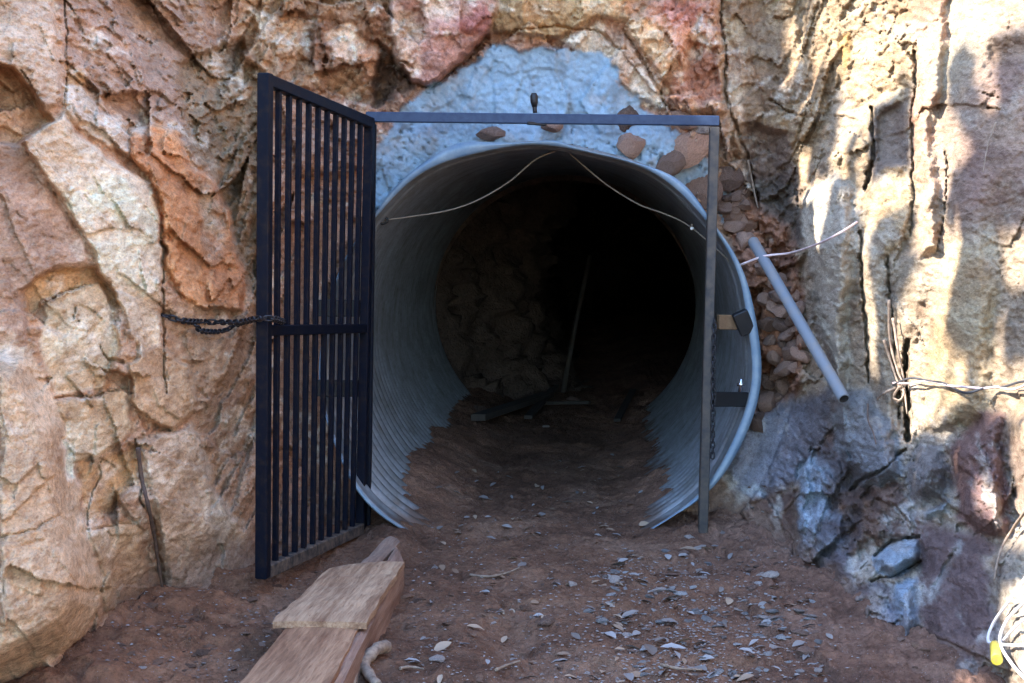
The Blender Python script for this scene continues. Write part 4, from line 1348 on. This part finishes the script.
for (poly, cnt, gshare, lab, grp) in LZ:
    a = np.array(poly); n = 0
    while n < cnt:
        px, py = random.uniform(a[:, 0].min(), a[:, 0].max()), random.uniform(a[:, 1].min(), a[:, 1].max())
        if float(poly_sdf(np.array([px]), np.array([py]), poly)[0]) < 0: continue
        q = GP(px, py)
        o = bpy.data.objects.new("leaf", random.choice(LG if random.random() < gshare else LB))
        s = random.uniform(.012, .03) if n % 9 else random.uniform(.03, .042)
        s *= 1.2 if 'right' in grp else 1.0
        o.location = q + Vector((0, 0, .006)); o.scale = (s, s * random.uniform(.8, 1.4), s)
        o.rotation_euler = (random.uniform(-.5, .5), random.uniform(-.35, .35), random.uniform(0, 6.28))
        link(o); tag(o, lab, "leaf", grp); n += 1
for (pth, lab) in (([(470, 577), (490, 580), (508, 575), (520, 570)], "bent straw stalk lying across the track before the pipe"), ([(496, 672), (508, 668), (520, 670)], "pale split twig at the bottom middle of the track"), ([(400, 674), (410, 672), (424, 670)], "pale splinter near the forked branch"), ([(660, 668), (680, 672), (702, 668)], "brown twig among chips at the bottom right")):
    stick("twig", [GP(x, y, .012) for x, y in pth], (.006, .003), lab, M_root, "twig")

# fine litter nobody could count
mb = MB()
for k in range(2600):
    z_ = random.random()
    if z_ < .6: px, py = random.gauss(700, 75), random.uniform(555, 690)
    elif z_ < .85: px, py = random.uniform(410, 640), random.uniform(470, 690)
    else: px, py = random.uniform(100, 330), random.uniform(560, 690)
    if CL(min(max(px, 0), 1023), min(py, 690)).y < PG(px, py).y: continue
    q = PG(px, py); q.z = float(ground_z(np.array([q.x]), np.array([q.y]))[0]) + .003
    s = random.uniform(.004, .011)
    a = random.uniform(0, 6.28); ca, sa = math.cos(a) * s, math.sin(a) * s
    b = random.uniform(.3, .8)
    h = s * random.uniform(.2, .6)
    mb.add([q + Vector((ca, sa, 0)), q + Vector((-sa * b, ca * b, 0)), q + Vector((-ca, -sa, 0)), q + Vector((sa * b, -ca * b, 0)), q + Vector((0, 0, h))], [(0, 1, 4), (1, 2, 4), (2, 3, 4), (3, 0, 4)])
M_litter = plain("litter flakes", (0.17, 0.12, 0.095), 0.8, col2=(0.28, 0.26, 0.25), scale=30, thr=(.4, .6))
tag(mb.build("gravel", M_litter, None, (0, 0, 0)), "fine stone flakes and leaf crumbs scattered over the track", "gravel", kind="stuff")

# ------------------------------------------------------------------ sun, sky and the trees on the left bank that dapple it
SUN = Vector((0.80, 0.20, -0.60)).normalized()            # the way the light travels
el = math.asin(-SUN.z); rot = math.atan2(-SUN.x, -SUN.y)
LIT = [  # where the sun gets through the crown to the right wall
 [(846,-40),(1040,-40),(1040,34),(996,36),(997,112),(984,116),(977,66),(964,36),(950,56),(944,80),(946,110),(958,122),(972,146),(966,160),(950,166),(944,200),(942,250),(912,250),(914,60),(900,90),(874,104),(868,180),(908,170),(908,205),(880,215),(866,240),(850,180),(832,160),(846,100),(834,60)],
 [(800,196),(826,176),(834,190),(818,260),(836,330),(848,400),(838,410),(818,340),(808,260)],
 [(840,192),(852,190),(852,208),(842,210)],
 [(856,236),(868,244),(880,330),(886,380),(872,370),(862,300)],
 [(890,330),(908,290),(926,250),(946,230),(960,220),(956,262),(940,330),(966,360),(966,400),(944,440),(926,424),(908,440),(904,380)],
 [(992,215),(1010,226),(1040,236),(1040,286),(1012,292),(1000,262)], [(988,300),(1004,312),(1000,350),(1012,372),(1040,350),(1040,420),(1000,412),(975,392),(990,340)],
 [(1006,440),(1040,420),(1040,560),(1010,545),(994,500)], [(1000,590),(1040,570),(1040,700),(1016,700)], [(974,480),(988,476),(994,520),(980,520)],
 [(736,20),(770,14),(778,50),(756,64),(738,50)], [(742,86),(756,84),(766,124),(752,128)], [(790,-30),(804,-30),(800,60),(790,110),(784,60)], [(818,0),(836,-20),(834,60),(816,110),(806,140),(812,60)],
 [(790,150),(806,150),(802,210),(786,240),(776,236)], [(692,30),(706,30),(704,60),(694,60)],
]
lit_sdf = lambda x, y: np.max(np.stack([poly_sdf(x, y, q) for q in LIT]), 0)
step_ = 4
sel = (PX >= 640) & (PX <= 1048) & (PY <= 707)
sel[::1] &= True
ii, jj = np.where(sel)
pk = rng.choice(len(ii), 45000)
tx_, ty_ = PX[ii[pk], jj[pk]], PY[ii[pk], jj[pk]]
shade = lit_sdf(tx_, ty_) < -4.0
tgt = V[ii[pk], jj[pk]][shade]
# only what the left bank does not already shade matters
need = (tgt[:, 2] > 0.05) & (tgt[:, 0] > 0.9)
tgt = tgt[need]
tgt = tgt[rng.permutation(len(tgt))[:13000]]
tt = rng.uniform(7.6, 9.6, len(tgt))
LV = tgt - np.array(SUN)[None, :] * tt[:, None]
leafv, leaff = [], []
for k, c in enumerate(LV):
    s = rng.uniform(.035, .055)
    a = rng.normal(size=3); a -= a.dot(np.array(SUN)) * np.array(SUN) * .7; a /= np.linalg.norm(a)
    b = np.cross(a, np.array(SUN) + .5 * rng.normal(size=3)); b /= np.linalg.norm(b)
    leafv += [c + a * s * 1.3, c + b * s * .7, c - a * s * 1.3, c - b * s * .7]
    leaff.append((4 * k, 4 * k + 1, 4 * k + 2, 4 * k + 3))
cc = LV.mean(0)
base_pt = Vector((cc[0] - 1.0, cc[1] - .3, 4.2))
tr = empty("tree", base_pt); tag(tr, "leafy tree on top of the left bank outside the picture", "tree")
M_leaf = plain("tree foliage", (0.05, 0.09, 0.03), 0.6, var=.4)
M_bark = plain("tree bark", (0.14, 0.11, 0.085), 0.9, var=.3, bs=.5)
MB().add([Vector(v) for v in leafv], leaff).build("crown", M_leaf, tr)
tk = MB(); C_ = Vector(cc)
tk.tube(spline([base_pt - Vector((0, 0, .5)), base_pt + Vector((.1, 0, .8)), C_ + Vector((-.7, 0, 0)), C_ + Vector((-.5, .1, 1.4))], 6), np.linspace(.16, .05, 19), 10)
for k in range(9):
    e_ = Vector(LV[rng.integers(len(LV))])
    tk.tube(spline([base_pt.lerp(C_, .35 + .06 * k) + Vector((-.3, 0, 0)), base_pt.lerp(e_, .6) + Vector((0, 0, .3)), e_], 5), np.linspace(.04, .01, 11), 6)
tk.build("trunk", M_bark, tr)

sun_d = bpy.data.lights.new("sun", "SUN"); sun_d.energy = 2.0; sun_d.angle = R(0.55); sun_d.color = (1.0, 0.94, 0.86)
so = bpy.data.objects.new("sun", sun_d); link(so)
so.rotation_euler = SUN.to_track_quat("-Z", "Y").to_euler()
w = bpy.data.worlds.new("World"); scene.world = w; w.use_nodes = True
nt = w.node_tree
bg = nt.nodes["Background"]; bg.inputs["Strength"].default_value = 0.12
sky = nt.nodes.new("ShaderNodeTexSky"); sky.sky_type = "NISHITA"; sky.sun_disc = False
sky.ozone_density = 3.0; sky.dust_density = 0.3; sky.sun_elevation = el; sky.sun_rotation = rot
nt.links.new(sky.outputs[0], bg.inputs["Color"])

scene.view_settings.view_transform = "Standard"
scene.view_settings.look = "None"
scene.view_settings.gamma = 1.0
scene.view_settings.exposure = 3.48
scene.cycles.max_bounces = 8
scene.cycles.diffuse_bounces = 5
scene.cycles.use_denoising = True
scene.cycles.denoising_prefilter = 'NONE'
